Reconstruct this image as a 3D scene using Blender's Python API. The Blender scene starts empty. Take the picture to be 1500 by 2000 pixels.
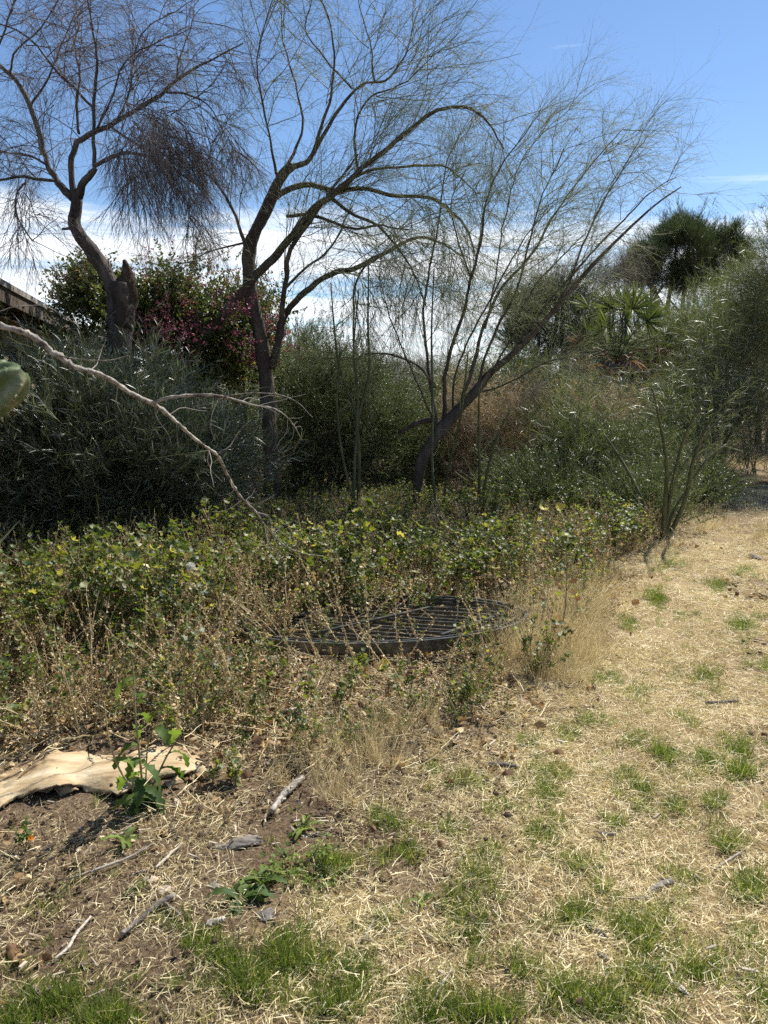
import bpy, math, random
import numpy as np
from mathutils import Vector, Matrix

rng = np.random.default_rng(11)
random.seed(11)
PI = math.pi
scene = bpy.context.scene
COL = scene.collection

# ------------------------------------------------------------------ camera
FPX = 1450.0            # focal length in pixels of the 1500 x 2000 photograph
EYE = 1.60
PITCH = math.atan(230.0 / FPX)
cam_data = bpy.data.cameras.new('camera')
cam = bpy.data.objects.new('camera', cam_data)
COL.objects.link(cam)
cam_data.sensor_fit = 'VERTICAL'
cam_data.sensor_height = 36.0
cam_data.lens = 36.0 * FPX / 2000.0
cam_data.clip_start = 0.05
cam_data.clip_end = 3000
cam.location = (0, 0, EYE)
cam.rotation_euler = (math.radians(90) - PITCH, 0, 0)
cam_data.dof.use_dof = True
cam_data.dof.focus_distance = 5.5
cam_data.dof.aperture_fstop = 9.0
scene.camera = cam

# ------------------------------------------------------------------ light
SUN_AZ = math.radians(40)      # to the right of the view direction
SUN_EL = math.radians(50)
world = bpy.data.worlds.new('World')
scene.world = world
world.use_nodes = True


def build_world():
    nt = world.node_tree
    nt.nodes.clear()
    N, L = nt.nodes.new, nt.links.new
    out = N('ShaderNodeOutputWorld')
    bg = N('ShaderNodeBackground')
    bg.inputs['Strength'].default_value = 0.082
    sky = N('ShaderNodeTexSky')
    sky.sky_type = 'NISHITA'
    sky.sun_disc = False
    sky.sun_elevation = SUN_EL
    sky.sun_rotation = SUN_AZ
    sky.altitude = 400
    sky.air_density = 1.0
    sky.dust_density = 0.1
    sky.ozone_density = 1.6

    def m(op, a, b=None, c=None, clamp=False):
        n = N('ShaderNodeMath')
        n.operation = op
        n.use_clamp = clamp
        for i, v in enumerate((a, b, c)):
            if v is None:
                continue
            if isinstance(v, (int, float)):
                n.inputs[i].default_value = v
            else:
                L(v, n.inputs[i])
        return n.outputs[0]
    tc = N('ShaderNodeTexCoord')
    sep = N('ShaderNodeSeparateXYZ')
    L(tc.outputs['Generated'], sep.inputs[0])
    x, y, z = sep.outputs
    zc = m('MAXIMUM', z, 0.02)
    px = m('DIVIDE', x, zc)
    py = m('DIVIDE', y, zc)
    comb = N('ShaderNodeCombineXYZ')
    L(m('MULTIPLY', px, 0.45), comb.inputs[0])
    L(m('MULTIPLY', py, 1.0), comb.inputs[1])
    no = N('ShaderNodeTexNoise')
    no.inputs['Scale'].default_value = 0.75
    no.inputs['Detail'].default_value = 9
    no.inputs['Roughness'].default_value = 0.58
    no.inputs['Distortion'].default_value = 0.6
    L(comb.outputs[0], no.inputs['Vector'])
    # a deck of cloud low over the horizon, wispy at its upper edge
    dist = m('SQRT', m('ADD', m('MULTIPLY', px, px), m('MULTIPLY', py, py)))
    edge = m('MULTIPLY', m('SUBTRACT', dist, 4.35), 0.6)
    edge = m('MINIMUM', m('MAXIMUM', edge, -1.0), 0.42)
    dens = m('ADD', m('MULTIPLY', m('SUBTRACT', no.outputs['Fac'], 0.5), 2.4), edge)
    deck = m('MULTIPLY', dens, 2.1, clamp=True)
    # a few thin high wisps
    no2 = N('ShaderNodeTexNoise')
    no2.inputs['Scale'].default_value = 1.5
    no2.inputs['Detail'].default_value = 6
    no2.inputs['Roughness'].default_value = 0.62
    cb2 = N('ShaderNodeCombineXYZ')
    L(m('MULTIPLY', x, 2.0), cb2.inputs[0])
    L(m('MULTIPLY', y, 2.0), cb2.inputs[1])
    L(m('MULTIPLY', z, 16.0), cb2.inputs[2])
    L(cb2.outputs[0], no2.inputs['Vector'])
    wisp = m('MULTIPLY', m('SUBTRACT', no2.outputs['Fac'], 0.66), 4.0, clamp=True)
    mask = m('MAXIMUM', m('MULTIPLY', deck, 0.92), m('MULTIPLY', wisp, 0.55))
    mix = N('ShaderNodeMix')
    mix.data_type = 'RGBA'
    L(mask, mix.inputs['Factor'])
    hs = N('ShaderNodeHueSaturation')
    hs.inputs['Saturation'].default_value = 1.12
    hs.inputs['Hue'].default_value = 0.503
    L(sky.outputs[0], hs.inputs['Color'])
    L(hs.outputs[0], mix.inputs['A'])
    mix.inputs['B'].default_value = (9.0, 9.3, 9.7, 1)
    L(mix.outputs['Result'], bg.inputs['Color'])
    L(bg.outputs[0], out.inputs['Surface'])


build_world()
sun_data = bpy.data.lights.new('sun', 'SUN')
sun = bpy.data.objects.new('sun', sun_data)
COL.objects.link(sun)
sun_data.energy = 5.0
sun_data.angle = math.radians(0.53)
sun_data.color = (1.0, 0.955, 0.88)
sdir = Vector((math.sin(SUN_AZ) * math.cos(SUN_EL), math.cos(SUN_AZ) * math.cos(SUN_EL), math.sin(SUN_EL)))
sun.rotation_euler = sdir.to_track_quat('Z', 'Y').to_euler()
sun.location = (20, 20, 30)

vs = scene.view_settings
vs.view_transform = 'Standard'
vs.look = 'None'
vs.exposure = 0.85
vs.gamma = 1.0
vs.use_curve_mapping = False
scene.cycles.max_bounces = 4
scene.cycles.diffuse_bounces = 3
scene.cycles.glossy_bounces = 2
scene.cycles.transmission_bounces = 3
scene.cycles.transparent_max_bounces = 4
scene.cycles.use_adaptive_sampling = True
scene.cycles.adaptive_threshold = 0.02
scene.cycles.use_denoising = False


# ------------------------------------------------------------------ helpers: projection
def pt(u, v, d):
    """World point that the photograph shows at pixel (u, v), d metres ahead."""
    xx = (u - 750.0) / FPX
    up = -(v - 1000.0) / FPX
    Y = math.cos(PITCH) + math.sin(PITCH) * up
    Z = -math.sin(PITCH) + math.cos(PITCH) * up
    s = d / Y
    return np.array((xx * s, d, EYE + Z * s))


def gnd(u, v):
    xx = (u - 750.0) / FPX
    up = -(v - 1000.0) / FPX
    Y = math.cos(PITCH) + math.sin(PITCH) * up
    Z = -math.sin(PITCH) + math.cos(PITCH) * up
    s = -EYE / Z
    return np.array((xx * s, Y * s, 0.0))


def gz(x, y):
    """Height of the uneven ground."""
    x = np.asarray(x, float)
    y = np.asarray(y, float)
    z = 0.022 * np.sin(1.3 * x + 0.7 * y) + 0.018 * np.sin(2.1 * y - 1.1 * x + 1.0)
    z += 0.010 * np.sin(5.3 * x + 2.2 * y + 0.5) + 0.008 * np.sin(6.1 * y - 3.9 * x)
    z += 0.005 * np.sin(13.0 * x + 9.0 * y) * np.sin(11.0 * y - 7.0 * x + 2.0)
    return z


def on_ground(u, v):
    p = gnd(u, v)
    p[2] = float(gz(p[0], p[1]))
    return p


def nrm(a):
    return a / np.maximum(np.linalg.norm(a, axis=-1, keepdims=True), 1e-9)


def smooth_noise(x, y, s, seed=0):
    r = np.random.default_rng(seed)
    v = 0
    for k in range(6):
        a = r.uniform(0, 2 * PI)
        f = s * r.uniform(0.6, 1.9)
        v = v + np.sin(f * (x * math.cos(a) + y * math.sin(a)) + r.uniform(0, 6.28))
    return v / 2.6


# ------------------------------------------------------------------ helpers: meshes
class MB:
    """Collects geometry (quads and triangles, one tint per vertex) for ONE mesh."""

    def __init__(s):
        s.v, s.q, s.t, s.c, s.qm, s.tm = [], [], [], [], [], []
        s.n = 0

    def add(s, V, Q=None, T=None, tint=0.5, mat=0):
        V = np.asarray(V, float).reshape(-1, 3)
        s.v.append(V)
        tint = np.broadcast_to(np.asarray(tint, float), (len(V),))
        s.c.append(tint)
        if Q is not None and len(Q):
            Q = np.asarray(Q, np.int64).reshape(-1, 4) + s.n
            s.q.append(Q)
            s.qm.append(np.full(len(Q), mat))
        if T is not None and len(T):
            T = np.asarray(T, np.int64).reshape(-1, 3) + s.n
            s.t.append(T)
            s.tm.append(np.full(len(T), mat))
        s.n += len(V)
        return s

    def mesh(s, name, mats, smooth=True):
        me = bpy.data.meshes.new(name)
        V = np.concatenate(s.v) if s.v else np.zeros((0, 3))
        Q = np.concatenate(s.q) if s.q else np.zeros((0, 4), np.int64)
        T = np.concatenate(s.t) if s.t else np.zeros((0, 3), np.int64)
        me.vertices.add(len(V))
        me.vertices.foreach_set('co', V.astype(np.float32).ravel())
        nl = Q.size + T.size
        me.loops.add(nl)
        me.loops.foreach_set('vertex_index', np.concatenate([Q.ravel(), T.ravel()]).astype(np.int32))
        me.polygons.add(len(Q) + len(T))
        ls = np.concatenate([np.arange(len(Q)) * 4, Q.size + np.arange(len(T)) * 3]).astype(np.int32)
        me.polygons.foreach_set('loop_start', ls)
        mi = np.concatenate(s.qm + s.tm) if (s.qm or s.tm) else np.zeros(0)
        me.polygons.foreach_set('material_index', mi.astype(np.int32))
        me.polygons.foreach_set('use_smooth', np.full(len(Q) + len(T), smooth))
        at = me.attributes.new('tint', 'FLOAT', 'POINT')
        at.data.foreach_set('value', np.concatenate(s.c).astype(np.float32))
        for m in (mats if isinstance(mats, (list, tuple)) else [mats]):
            me.materials.append(m)
        me.update(calc_edges=True)
        return me

    def build(s, name, mats, parent=None, smooth=True, loc=None):
        me = s.mesh(name, mats, smooth)
        if loc is not None:
            me.transform(Matrix.Translation(-Vector([float(c) for c in loc])))
        o = bpy.data.objects.new(name, me)
        COL.objects.link(o)
        if parent is not None:
            o.parent = parent
            o.location = -parent.location if loc is None else Vector([float(c) for c in loc]) - parent.location
        elif loc is not None:
            o.location = [float(c) for c in loc]
        return o


def tag(o, label=None, cat=None, group=None, kind=None):
    if label:
        o['label'] = label
    if cat:
        o['category'] = cat
    if group:
        o['group'] = group
    if kind:
        o['kind'] = kind
    return o


def thing(name, label, cat, loc, group=None):
    o = bpy.data.objects.new(name, None)
    o.empty_display_size = 0.1
    COL.objects.link(o)
    o.location = [float(c) for c in loc]
    return tag(o, label, cat, group)


def tubes(mb, P, R, sides=3, tint=0.5, mat=0, close=False):
    """P (N,K,3) centre lines, R (N,K) radii."""
    N, K, _ = P.shape
    if N == 0:
        return
    T = np.empty_like(P)
    T[:, 1:-1] = P[:, 2:] - P[:, :-2]
    T[:, 0] = P[:, 1] - P[:, 0]
    T[:, -1] = P[:, -1] - P[:, -2]
    T = nrm(T)
    ref = nrm(np.cross(T.mean(1), rng.normal(size=(N, 3))))[:, None, :]
    A = nrm(np.cross(T, ref))
    B = np.cross(T, A)
    ang = np.arange(sides) * 2 * PI / sides
    ring = A[:, :, None, :] * np.cos(ang)[None, None, :, None] + B[:, :, None, :] * np.sin(ang)[None, None, :, None]
    V = P[:, :, None, :] + ring * R[:, :, None, None]
    idx = np.arange(N * K * sides).reshape(N, K, sides)
    a = idx[:, :-1, :]
    b = np.roll(a, -1, axis=2)
    d = idx[:, 1:, :]
    c = np.roll(d, -1, axis=2)
    Q = np.stack([a, b, c, d], -1).reshape(-1, 4)
    tn = np.broadcast_to(np.asarray(tint, float).reshape(-1, 1, 1) if np.ndim(tint) else np.full((1, 1, 1), tint), (N, K, sides)).ravel()
    Tt = None
    if close:
        e = idx[:, -1, :]
        st = idx[:, 0, :]
        Tt = np.concatenate([np.stack([e[:, 0], e[:, k], e[:, k + 1]], -1) for k in range(1, sides - 1)] +
                            [np.stack([st[:, 0], st[:, k + 1], st[:, k]], -1) for k in range(1, sides - 1)])
    mb.add(V.reshape(-1, 3), Q=Q, T=Tt, tint=tn, mat=mat)


def spline(pts, rad, n):
    """Catmull-Rom through pts (M,3), radii interpolated, resampled to n points."""
    pts = np.asarray(pts, float)
    rad = np.asarray(rad, float)
    M = len(pts)
    ext = np.vstack([2 * pts[0] - pts[1], pts, 2 * pts[-1] - pts[-2]])
    t = np.linspace(0, M - 1, n)
    i = np.minimum(t.astype(int), M - 2)
    f = (t - i)[:, None]
    p0, p1, p2, p3 = ext[i], ext[i + 1], ext[i + 2], ext[i + 3]
    P = 0.5 * (2 * p1 + (p2 - p0) * f + (2 * p0 - 5 * p1 + 4 * p2 - p3) * f ** 2 + (3 * p1 - p0 - 3 * p2 + p3) * f ** 3)
    return P, np.interp(t, np.arange(M), rad)


def limb(mb, P, R, sides=10, rough=0.10, tint=0.5, mat=0, cap=True):
    """One knotty limb with parallel-transported rings."""
    n = len(P)
    T = np.gradient(P, axis=0)
    T = nrm(T)
    a = nrm(np.cross(T[0], np.array((0.3, 0.9, 0.21))))
    A = [a]
    for k in range(1, n):
        a = A[-1] - T[k] * np.dot(A[-1], T[k])
        A.append(a / np.linalg.norm(a))
    A = np.array(A)
    B = np.cross(T, A)
    ang = np.arange(sides) * 2 * PI / sides
    arc = np.concatenate([[0], np.cumsum(np.linalg.norm(np.diff(P, axis=0), axis=1))])
    ph = rng.uniform(0, 6, 6)
    rr = 1 + rough * (np.sin(arc[:, None] * 9 + ph[0] + 2 * ang) * 0.6 + np.sin(arc[:, None] * 23 + ph[1] + 3 * ang + ph[2]) * 0.5
                      + np.sin(3 * ang + ph[3] + 2.0 * arc[:, None]) * 0.7 + rng.normal(size=(n, sides)) * 0.35)
    V = P[:, None, :] + (A[:, None, :] * np.cos(ang)[None, :, None] + B[:, None, :] * np.sin(ang)[None, :, None]) * (R[:, None] * rr)[:, :, None]
    idx = np.arange(n * sides).reshape(n, sides)
    x = idx[:-1]
    y = np.roll(x, -1, 1)
    w = idx[1:]
    z = np.roll(w, -1, 1)
    Q = np.stack([x, y, z, w], -1).reshape(-1, 4)
    V = V.reshape(-1, 3)
    Tt = []
    if cap:
        V = np.vstack([V, P[-1] + T[-1] * R[-1] * 0.4, P[0]])
        e = idx[-1]
        for k in range(sides):
            Tt.append((e[k], e[(k + 1) % sides], n * sides))
            Tt.append((idx[0][(k + 1) % sides], idx[0][k], n * sides + 1))
    mb.add(V, Q=Q, T=np.array(Tt) if Tt else None, tint=tint, mat=mat)


def grow(S, D, L, K, wander=0.15, trop=(0, 0, 0), curl=0.0):
    """Grow N shoots of K points from S along D, lengths L; trop bends them each step."""
    N = len(S)
    P = np.empty((N, K, 3))
    P[:, 0] = S
    d = nrm(D)
    step = (np.asarray(L) / (K - 1)).reshape(-1, 1)
    trop = np.asarray(trop, float)
    drift = rng.normal(size=(N, 3)) * curl
    for k in range(1, K):
        d = nrm(d + rng.normal(size=(N, 3)) * wander + drift + trop)
        P[:, k] = P[:, k - 1] + d * step
    return P


def sprout(P, R, per, t0=0.15, t1=1.0, ang=0.7, jit=0.25, bias=None, wlen=False):
    """Choose child starts on the parents P (N,K,3): returns S, D, R at start, parent index."""
    N, K, _ = P.shape
    M = int(N * per)
    if wlen:
        ln = np.linalg.norm(np.diff(P, axis=1), axis=2).sum(1) + 0.25
        pi = rng.choice(N, M, p=ln / ln.sum())
    elif per >= 1 and float(per).is_integer():
        pi = np.repeat(np.arange(N), int(per))
    else:
        pi = rng.integers(0, N, M)
    M = len(pi)
    t = (t0 + (t1 - t0) * rng.random(M)) * (K - 1)
    i = np.minimum(t.astype(int), K - 2)
    f = (t - i)[:, None]
    a, b = P[pi, i], P[pi, i + 1]
    S = a * (1 - f) + b * f
    T = nrm(b - a)
    r = R[pi, i] * (1 - f[:, 0]) + R[pi, i + 1] * f[:, 0]
    side = nrm(np.cross(T, rng.normal(size=(M, 3))))
    if bias is not None:
        side = side + np.asarray(bias, float)
        side = side - T * (side * T).sum(1, keepdims=True)
        side = nrm(side)
    aa = (ang + rng.normal(size=M) * jit)[:, None]
    D = T * np.cos(aa) + side * np.sin(aa)
    return S, D, r, pi


def taper(P, r0, r1):
    K = P.shape[1]
    t = np.linspace(0, 1, K)[None, :]
    return np.asarray(r0).reshape(-1, 1) * (1 - t) + np.asarray(r1).reshape(-1, 1) * t


def blades(mb, S, D, L, W, K=4, trop=(0, 0, -0.1), wander=0.05, tint=0.5, mat=0, shape='grass', fold=0.0):
    """Leaf blades: ribbons (folded along the midrib when fold > 0)."""
    N = len(S)
    if N == 0:
        return
    P = grow(S, D, L, K, wander, trop)
    T = np.empty_like(P)
    T[:, 1:-1] = P[:, 2:] - P[:, :-2]
    T[:, 0] = P[:, 1] - P[:, 0]
    T[:, -1] = P[:, -1] - P[:, -2]
    T = nrm(T)
    ref = nrm(np.cross(T[:, 0], rng.normal(size=(N, 3))))[:, None, :]
    A = nrm(ref - T * (ref * T).sum(-1, keepdims=True))
    t = np.linspace(0, 1, K)
    if shape == 'grass':
        w = (1 - t ** 1.6) * 0.95 + 0.05
    elif shape == 'lance':
        w = np.sin(PI * (0.08 + 0.90 * t)) ** 0.8
    else:
        w = np.sin(PI * (0.06 + 0.9 * t ** 0.75)) ** 0.7
    Wd = np.broadcast_to(np.asarray(W, float), (N,))[:, None] * w[None, :] * 0.5
    tn = np.broadcast_to(np.asarray(tint, float), (N,))
    if fold > 0:
        Nn = np.cross(T, A)
        V = np.stack([P - A * Wd[..., None] + Nn * (Wd * fold)[..., None], P, P + A * Wd[..., None] + Nn * (Wd * fold)[..., None]], 2)
        idx = np.arange(N * K * 3).reshape(N, K, 3)
        q1 = np.stack([idx[:, :-1, 0], idx[:, :-1, 1], idx[:, 1:, 1], idx[:, 1:, 0]], -1).reshape(-1, 4)
        q2 = np.stack([idx[:, :-1, 1], idx[:, :-1, 2], idx[:, 1:, 2], idx[:, 1:, 1]], -1).reshape(-1, 4)
        mb.add(V.reshape(-1, 3), Q=np.vstack([q1, q2]), tint=np.repeat(tn, K * 3), mat=mat)
    else:
        V = np.stack([P - A * Wd[..., None], P + A * Wd[..., None]], 2)
        idx = np.arange(N * K * 2).reshape(N, K, 2)
        Q = np.stack([idx[:, :-1, 0], idx[:, :-1, 1], idx[:, 1:, 1], idx[:, 1:, 0]], -1).reshape(-1, 4)
        mb.add(V.reshape(-1, 3), Q=Q, tint=np.repeat(tn, K * 2), mat=mat)


def fans(mb, C, Nn, size, lobes=7, depth=0.22, gap=1.1, cup=0.25, tint=0.5, mat=0):
    """Pleated palmate leaves (mallow): centre C, facing Nn."""
    N = len(C)
    if N == 0:
        return
    Nn = nrm(Nn)
    A = nrm(np.cross(Nn, rng.normal(size=(N, 3))))
    B = np.cross(Nn, A)
    m = lobes * 2 + 1
    a = np.linspace(gap / 2, 2 * PI - gap / 2, m)
    hi = (np.arange(m) % 2)
    rr = np.where(hi == 1, 1.0, 0.80)
    hh = np.where(hi == 1, 0.10, -depth + 0.1)
    sz = np.broadcast_to(np.asarray(size, float), (N,))[:, None, None]
    cupv = (rng.normal(size=(N, 1)) * 0.25 + cup)
    rim = (A[:, None] * (np.cos(a) * rr)[None, :, None] + B[:, None] * (np.sin(a) * rr)[None, :, None]
           + Nn[:, None] * (hh[None, :] + cupv)[..., None])
    rim = C[:, None] + rim * sz * (1 + rng.normal(size=(N, m, 1)) * 0.06)
    V = np.concatenate([C[:, None], rim], 1)
    idx = np.arange(N * (m + 1)).reshape(N, m + 1)
    T = np.stack([np.repeat(idx[:, :1], m - 1, 1), idx[:, 1:-1], idx[:, 2:]], -1).reshape(-1, 3)
    mb.add(V.reshape(-1, 3), T=T, tint=np.repeat(np.broadcast_to(tint, (N,)), m + 1), mat=mat)


def crumples(mb, C, size, tint=0.5, mat=0, flat=0.45, res=4):
    """Curled dead leaves: small buckled sheets."""
    N = len(C)
    u = np.linspace(-1, 1, res)
    U, Vv = np.meshgrid(u, u)
    U, Vv = U.ravel(), Vv.ravel()
    sh = 1 - 0.35 * (np.abs(U * Vv))
    R1 = nrm(rng.normal(size=(N, 3)) * np.array((1, 1, flat)))
    up = nrm(np.cross(R1, nrm(rng.normal(size=(N, 3)) * np.array((1, 1, flat)))))
    R2 = np.cross(up, R1)
    c1, c2 = rng.uniform(-0.9, 0.9, (N, 1)), rng.uniform(-0.6, 0.6, (N, 1))
    ph = rng.uniform(0, 6, (N, 2))
    h = c1 * U ** 2 + c2 * Vv ** 2 + 0.22 * np.sin(3 * U[None] + ph[:, :1]) + 0.2 * np.sin(3.5 * Vv[None] + ph[:, 1:])
    s = np.broadcast_to(np.asarray(size, float), (N,))[:, None, None]
    asp = rng.uniform(0.5, 0.95, (N, 1, 1))
    P = C[:, None] + (R1[:, None] * (U * sh)[None, :, None] + R2[:, None] * (Vv * sh)[None, :, None] * asp + up[:, None] * h[..., None] * 0.7) * s
    P = P + rng.normal(size=P.shape) * s * 0.05
    g = np.arange(res * res).reshape(res, res)
    q = np.stack([g[:-1, :-1], g[:-1, 1:], g[1:, 1:], g[1:, :-1]], -1).reshape(-1, 4)
    Q = (q[None] + (np.arange(N) * res * res)[:, None, None]).reshape(-1, 4)
    mb.add(P.reshape(-1, 3), Q=Q, tint=np.repeat(np.broadcast_to(tint, (N,)), res * res), mat=mat)


def rocks(mb, C, size, tint=0.5, mat=0, sub=1, squash=0.65):
    """Irregular lumps from a subdivided octahedron."""
    V = np.array([(1, 0, 0), (-1, 0, 0), (0, 1, 0), (0, -1, 0), (0, 0, 1), (0, 0, -1)], float)
    F = np.array([(0, 2, 4), (2, 1, 4), (1, 3, 4), (3, 0, 4), (2, 0, 5), (1, 2, 5), (3, 1, 5), (0, 3, 5)])
    for _ in range(sub):
        ed, nf = {}, []
        V = list(map(tuple, V))
        def mid(a, b):
            k = (min(a, b), max(a, b))
            if k not in ed:
                p = (np.array(V[a]) + np.array(V[b]))
                V.append(tuple(p / np.linalg.norm(p)))
                ed[k] = len(V) - 1
            return ed[k]
        for a, b, c in F:
            x, y, z = mid(a, b), mid(b, c), mid(c, a)
            nf += [(a, x, z), (x, b, y), (z, y, c), (x, y, z)]
        V, F = np.array(V), np.array(nf)
    N = len(C)
    nz = 1 + rng.normal(size=(N, len(V), 1)) * (0.13 if sub < 3 else 0.03)
    if sub >= 2:
        for _ in range(5):
            dv = nrm(rng.normal(size=(N, 1, 3)))
            nz = nz + 0.10 * np.sin((V[None] * dv).sum(-1, keepdims=True) * rng.uniform(2, 5) + rng.uniform(0, 6))
    sc = rng.uniform(0.6, 1.15, (N, 1, 3)) * np.array((1, 1, squash))
    an = rng.uniform(0, 2 * PI, N)
    P = V[None] * nz * sc * np.broadcast_to(np.asarray(size, float), (N,))[:, None, None]
    X = P[..., 0] * np.cos(an)[:, None] - P[..., 1] * np.sin(an)[:, None]
    Y = P[..., 0] * np.sin(an)[:, None] + P[..., 1] * np.cos(an)[:, None]
    P = np.stack([X, Y, P[..., 2]], -1) + C[:, None]
    T = (F[None] + (np.arange(N) * len(V))[:, None, None]).reshape(-1, 3)
    mb.add(P.reshape(-1, 3), T=T, tint=np.repeat(np.broadcast_to(tint, (N,)), len(V)), mat=mat)


# ------------------------------------------------------------------ helpers: materials
def lin(c):
    return (c[0], c[1], c[2], 1.0)


def ramp_node(nt, stops, fac):
    r = nt.nodes.new('ShaderNodeValToRGB')
    e = r.color_ramp.elements
    while len(e) > 1:
        e.remove(e[-1])
    e[0].position, e[0].color = stops[0][0], lin(stops[0][1])
    for p, c in stops[1:]:
        x = e.new(p)
        x.color = lin(c)
    nt.links.new(fac, r.inputs[0])
    return r.outputs[0]


def leaf_mat(name, stops, transl=0.35, rough=0.45, spec=0.4, vary=0.5, tcol=None, shade=0.25):
    """Leaf: colour from the tint attribute and the instance's own random value, lets light through."""
    m = bpy.data.materials.new(name)
    m.use_nodes = True
    nt = m.node_tree
    nt.nodes.clear()
    N, L = nt.nodes.new, nt.links.new
    out = N('ShaderNodeOutputMaterial')
    at = N('ShaderNodeAttribute')
    at.attribute_name = 'tint'
    oi = N('ShaderNodeObjectInfo')
    mm = N('ShaderNodeMath')
    mm.operation = 'MULTIPLY_ADD'
    mm.inputs[1].default_value = vary
    sb = N('ShaderNodeMath')
    sb.operation = 'SUBTRACT'
    L(oi.outputs['Random'], sb.inputs[0])
    sb.inputs[1].default_value = 0.5
    L(sb.outputs[0], mm.inputs[0])
    L(at.outputs['Fac'], mm.inputs[2])
    mm.use_clamp = True
    col = ramp_node(nt, stops, mm.outputs[0])
    no = N('ShaderNodeTexNoise')
    no.inputs['Scale'].default_value = 60
    no.inputs['Detail'].default_value = 2
    tc = N('ShaderNodeTexCoord')
    L(tc.outputs['Object'], no.inputs['Vector'])
    mr = N('ShaderNodeMapRange')
    mr.inputs['To Min'].default_value = 1 - shade
    mr.inputs['To Max'].default_value = 1 + shade
    L(no.outputs['Fac'], mr.inputs['Value'])
    vm = N('ShaderNodeVectorMath')
    vm.operation = 'SCALE'
    L(col, vm.inputs[0])
    L(mr.outputs[0], vm.inputs['Scale'])
    pb = N('ShaderNodeBsdfPrincipled')
    L(vm.outputs[0], pb.inputs['Base Color'])
    pb.inputs['Roughness'].default_value = rough
    pb.inputs['Specular IOR Level'].default_value = spec
    tr = N('ShaderNodeBsdfTranslucent')
    hs = N('ShaderNodeVectorMath')
    hs.operation = 'MULTIPLY'
    hs.inputs[1].default_value = tcol or (1.5, 1.6, 0.7)
    L(vm.outputs[0], hs.inputs[0])
    L(hs.outputs[0], tr.inputs['Color'])
    mx = N('ShaderNodeMixShader')
    mx.inputs[0].default_value = transl
    L(pb.outputs[0], mx.inputs[1])
    L(tr.outputs[0], mx.inputs[2])
    L(mx.outputs[0], out.inputs['Surface'])
    return m


def solid_mat(name, stops, scale=8, detail=6, stretch=(1, 1, 1), rough=0.85, bump=0.4, dist=0.01, spec=0.3, use_tint=0.0, metallic=0.0, scale2=None):
    """Bark, wood, stone, paint: a noise-driven colour and a bump of the same grain."""
    m = bpy.data.materials.new(name)
    m.use_nodes = True
    nt = m.node_tree
    N, L = nt.nodes.new, nt.links.new
    pb = nt.nodes['Principled BSDF']
    tc = N('ShaderNodeTexCoord')
    mp = N('ShaderNodeMapping')
    mp.inputs['Scale'].default_value = stretch
    L(tc.outputs['Object'], mp.inputs[0])
    no = N('ShaderNodeTexNoise')
    no.inputs['Scale'].default_value = scale
    no.inputs['Detail'].default_value = detail
    no.inputs['Roughness'].default_value = 0.62
    L(mp.outputs[0], no.inputs['Vector'])
    fac = no.outputs['Fac']
    if use_tint:
        at = N('ShaderNodeAttribute')
        at.attribute_name = 'tint'
        a = N('ShaderNodeMath')
        a.operation = 'SUBTRACT'
        L(at.outputs['Fac'], a.inputs[0])
        a.inputs[1].default_value = 0.5
        b = N('ShaderNodeMath')
        b.operation = 'MULTIPLY_ADD'
        L(a.outputs[0], b.inputs[0])
        b.inputs[1].default_value = use_tint
        L(fac, b.inputs[2])
        fac = b.outputs[0]
    L(ramp_node(nt, stops, fac), pb.inputs['Base Color'])
    pb.inputs['Roughness'].default_value = rough
    pb.inputs['Specular IOR Level'].default_value = spec
    pb.inputs['Metallic'].default_value = metallic
    n2 = N('ShaderNodeTexNoise')
    n2.inputs['Scale'].default_value = scale2 or scale * 3
    n2.inputs['Detail'].default_value = 5
    L(mp.outputs[0], n2.inputs['Vector'])
    bp = N('ShaderNodeBump')
    bp.inputs['Strength'].default_value = bump
    bp.inputs['Distance'].default_value = dist
    L(n2.outputs['Fac'], bp.inputs['Height'])
    L(bp.outputs[0], pb.inputs['Normal'])
    return m


M = {}
M['bark_dark'] = solid_mat('dark_bark', [(0.25, (0.03, 0.024, 0.019)), (0.5, (0.075, 0.06, 0.047)), (0.75, (0.15, 0.125, 0.10))], 9, stretch=(1, 1, 0.25), bump=0.9, dist=0.03)
M['bark_pine'] = solid_mat('dead_pine_bark', [(0.25, (0.03, 0.025, 0.021)), (0.5, (0.07, 0.058, 0.048)), (0.75, (0.16, 0.135, 0.11))], 8, stretch=(1, 1, 0.22), bump=0.9, dist=0.03)
M['bark_green'] = solid_mat('green_bark', [(0.3, (0.10, 0.10, 0.05)), (0.55, (0.19, 0.19, 0.10)), (0.75, (0.30, 0.28, 0.18))], 10, stretch=(1, 1, 0.4), bump=0.5, dist=0.01, rough=0.65)
M['bark_young'] = solid_mat('young_bark', [(0.3, (0.045, 0.05, 0.022)), (0.55, (0.085, 0.09, 0.04)), (0.75, (0.15, 0.14, 0.08))], 12, stretch=(1, 1, 0.4), bump=0.4, dist=0.006, rough=0.7)
M['stump'] = solid_mat('split_wood', [(0.3, (0.025, 0.019, 0.014)), (0.55, (0.06, 0.042, 0.03)), (0.8, (0.17, 0.11, 0.07))], 12, stretch=(1, 1, 0.12), bump=0.9, dist=0.02)
M['dead_branch'] = solid_mat('weathered_branch', [(0.38, (0.07, 0.055, 0.042)), (0.48, (0.22, 0.19, 0.155)), (0.65, (0.42, 0.38, 0.32))], 22, stretch=(1, 1, 1), bump=0.8, dist=0.006, rough=0.7)
M['twig_dead'] = leaf_mat('dead_twigs', [(0.0, (0.05, 0.04, 0.038)), (0.5, (0.125, 0.105, 0.10)), (1.0, (0.27, 0.24, 0.23))], transl=0.1, rough=0.7, spec=0.25)
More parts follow.
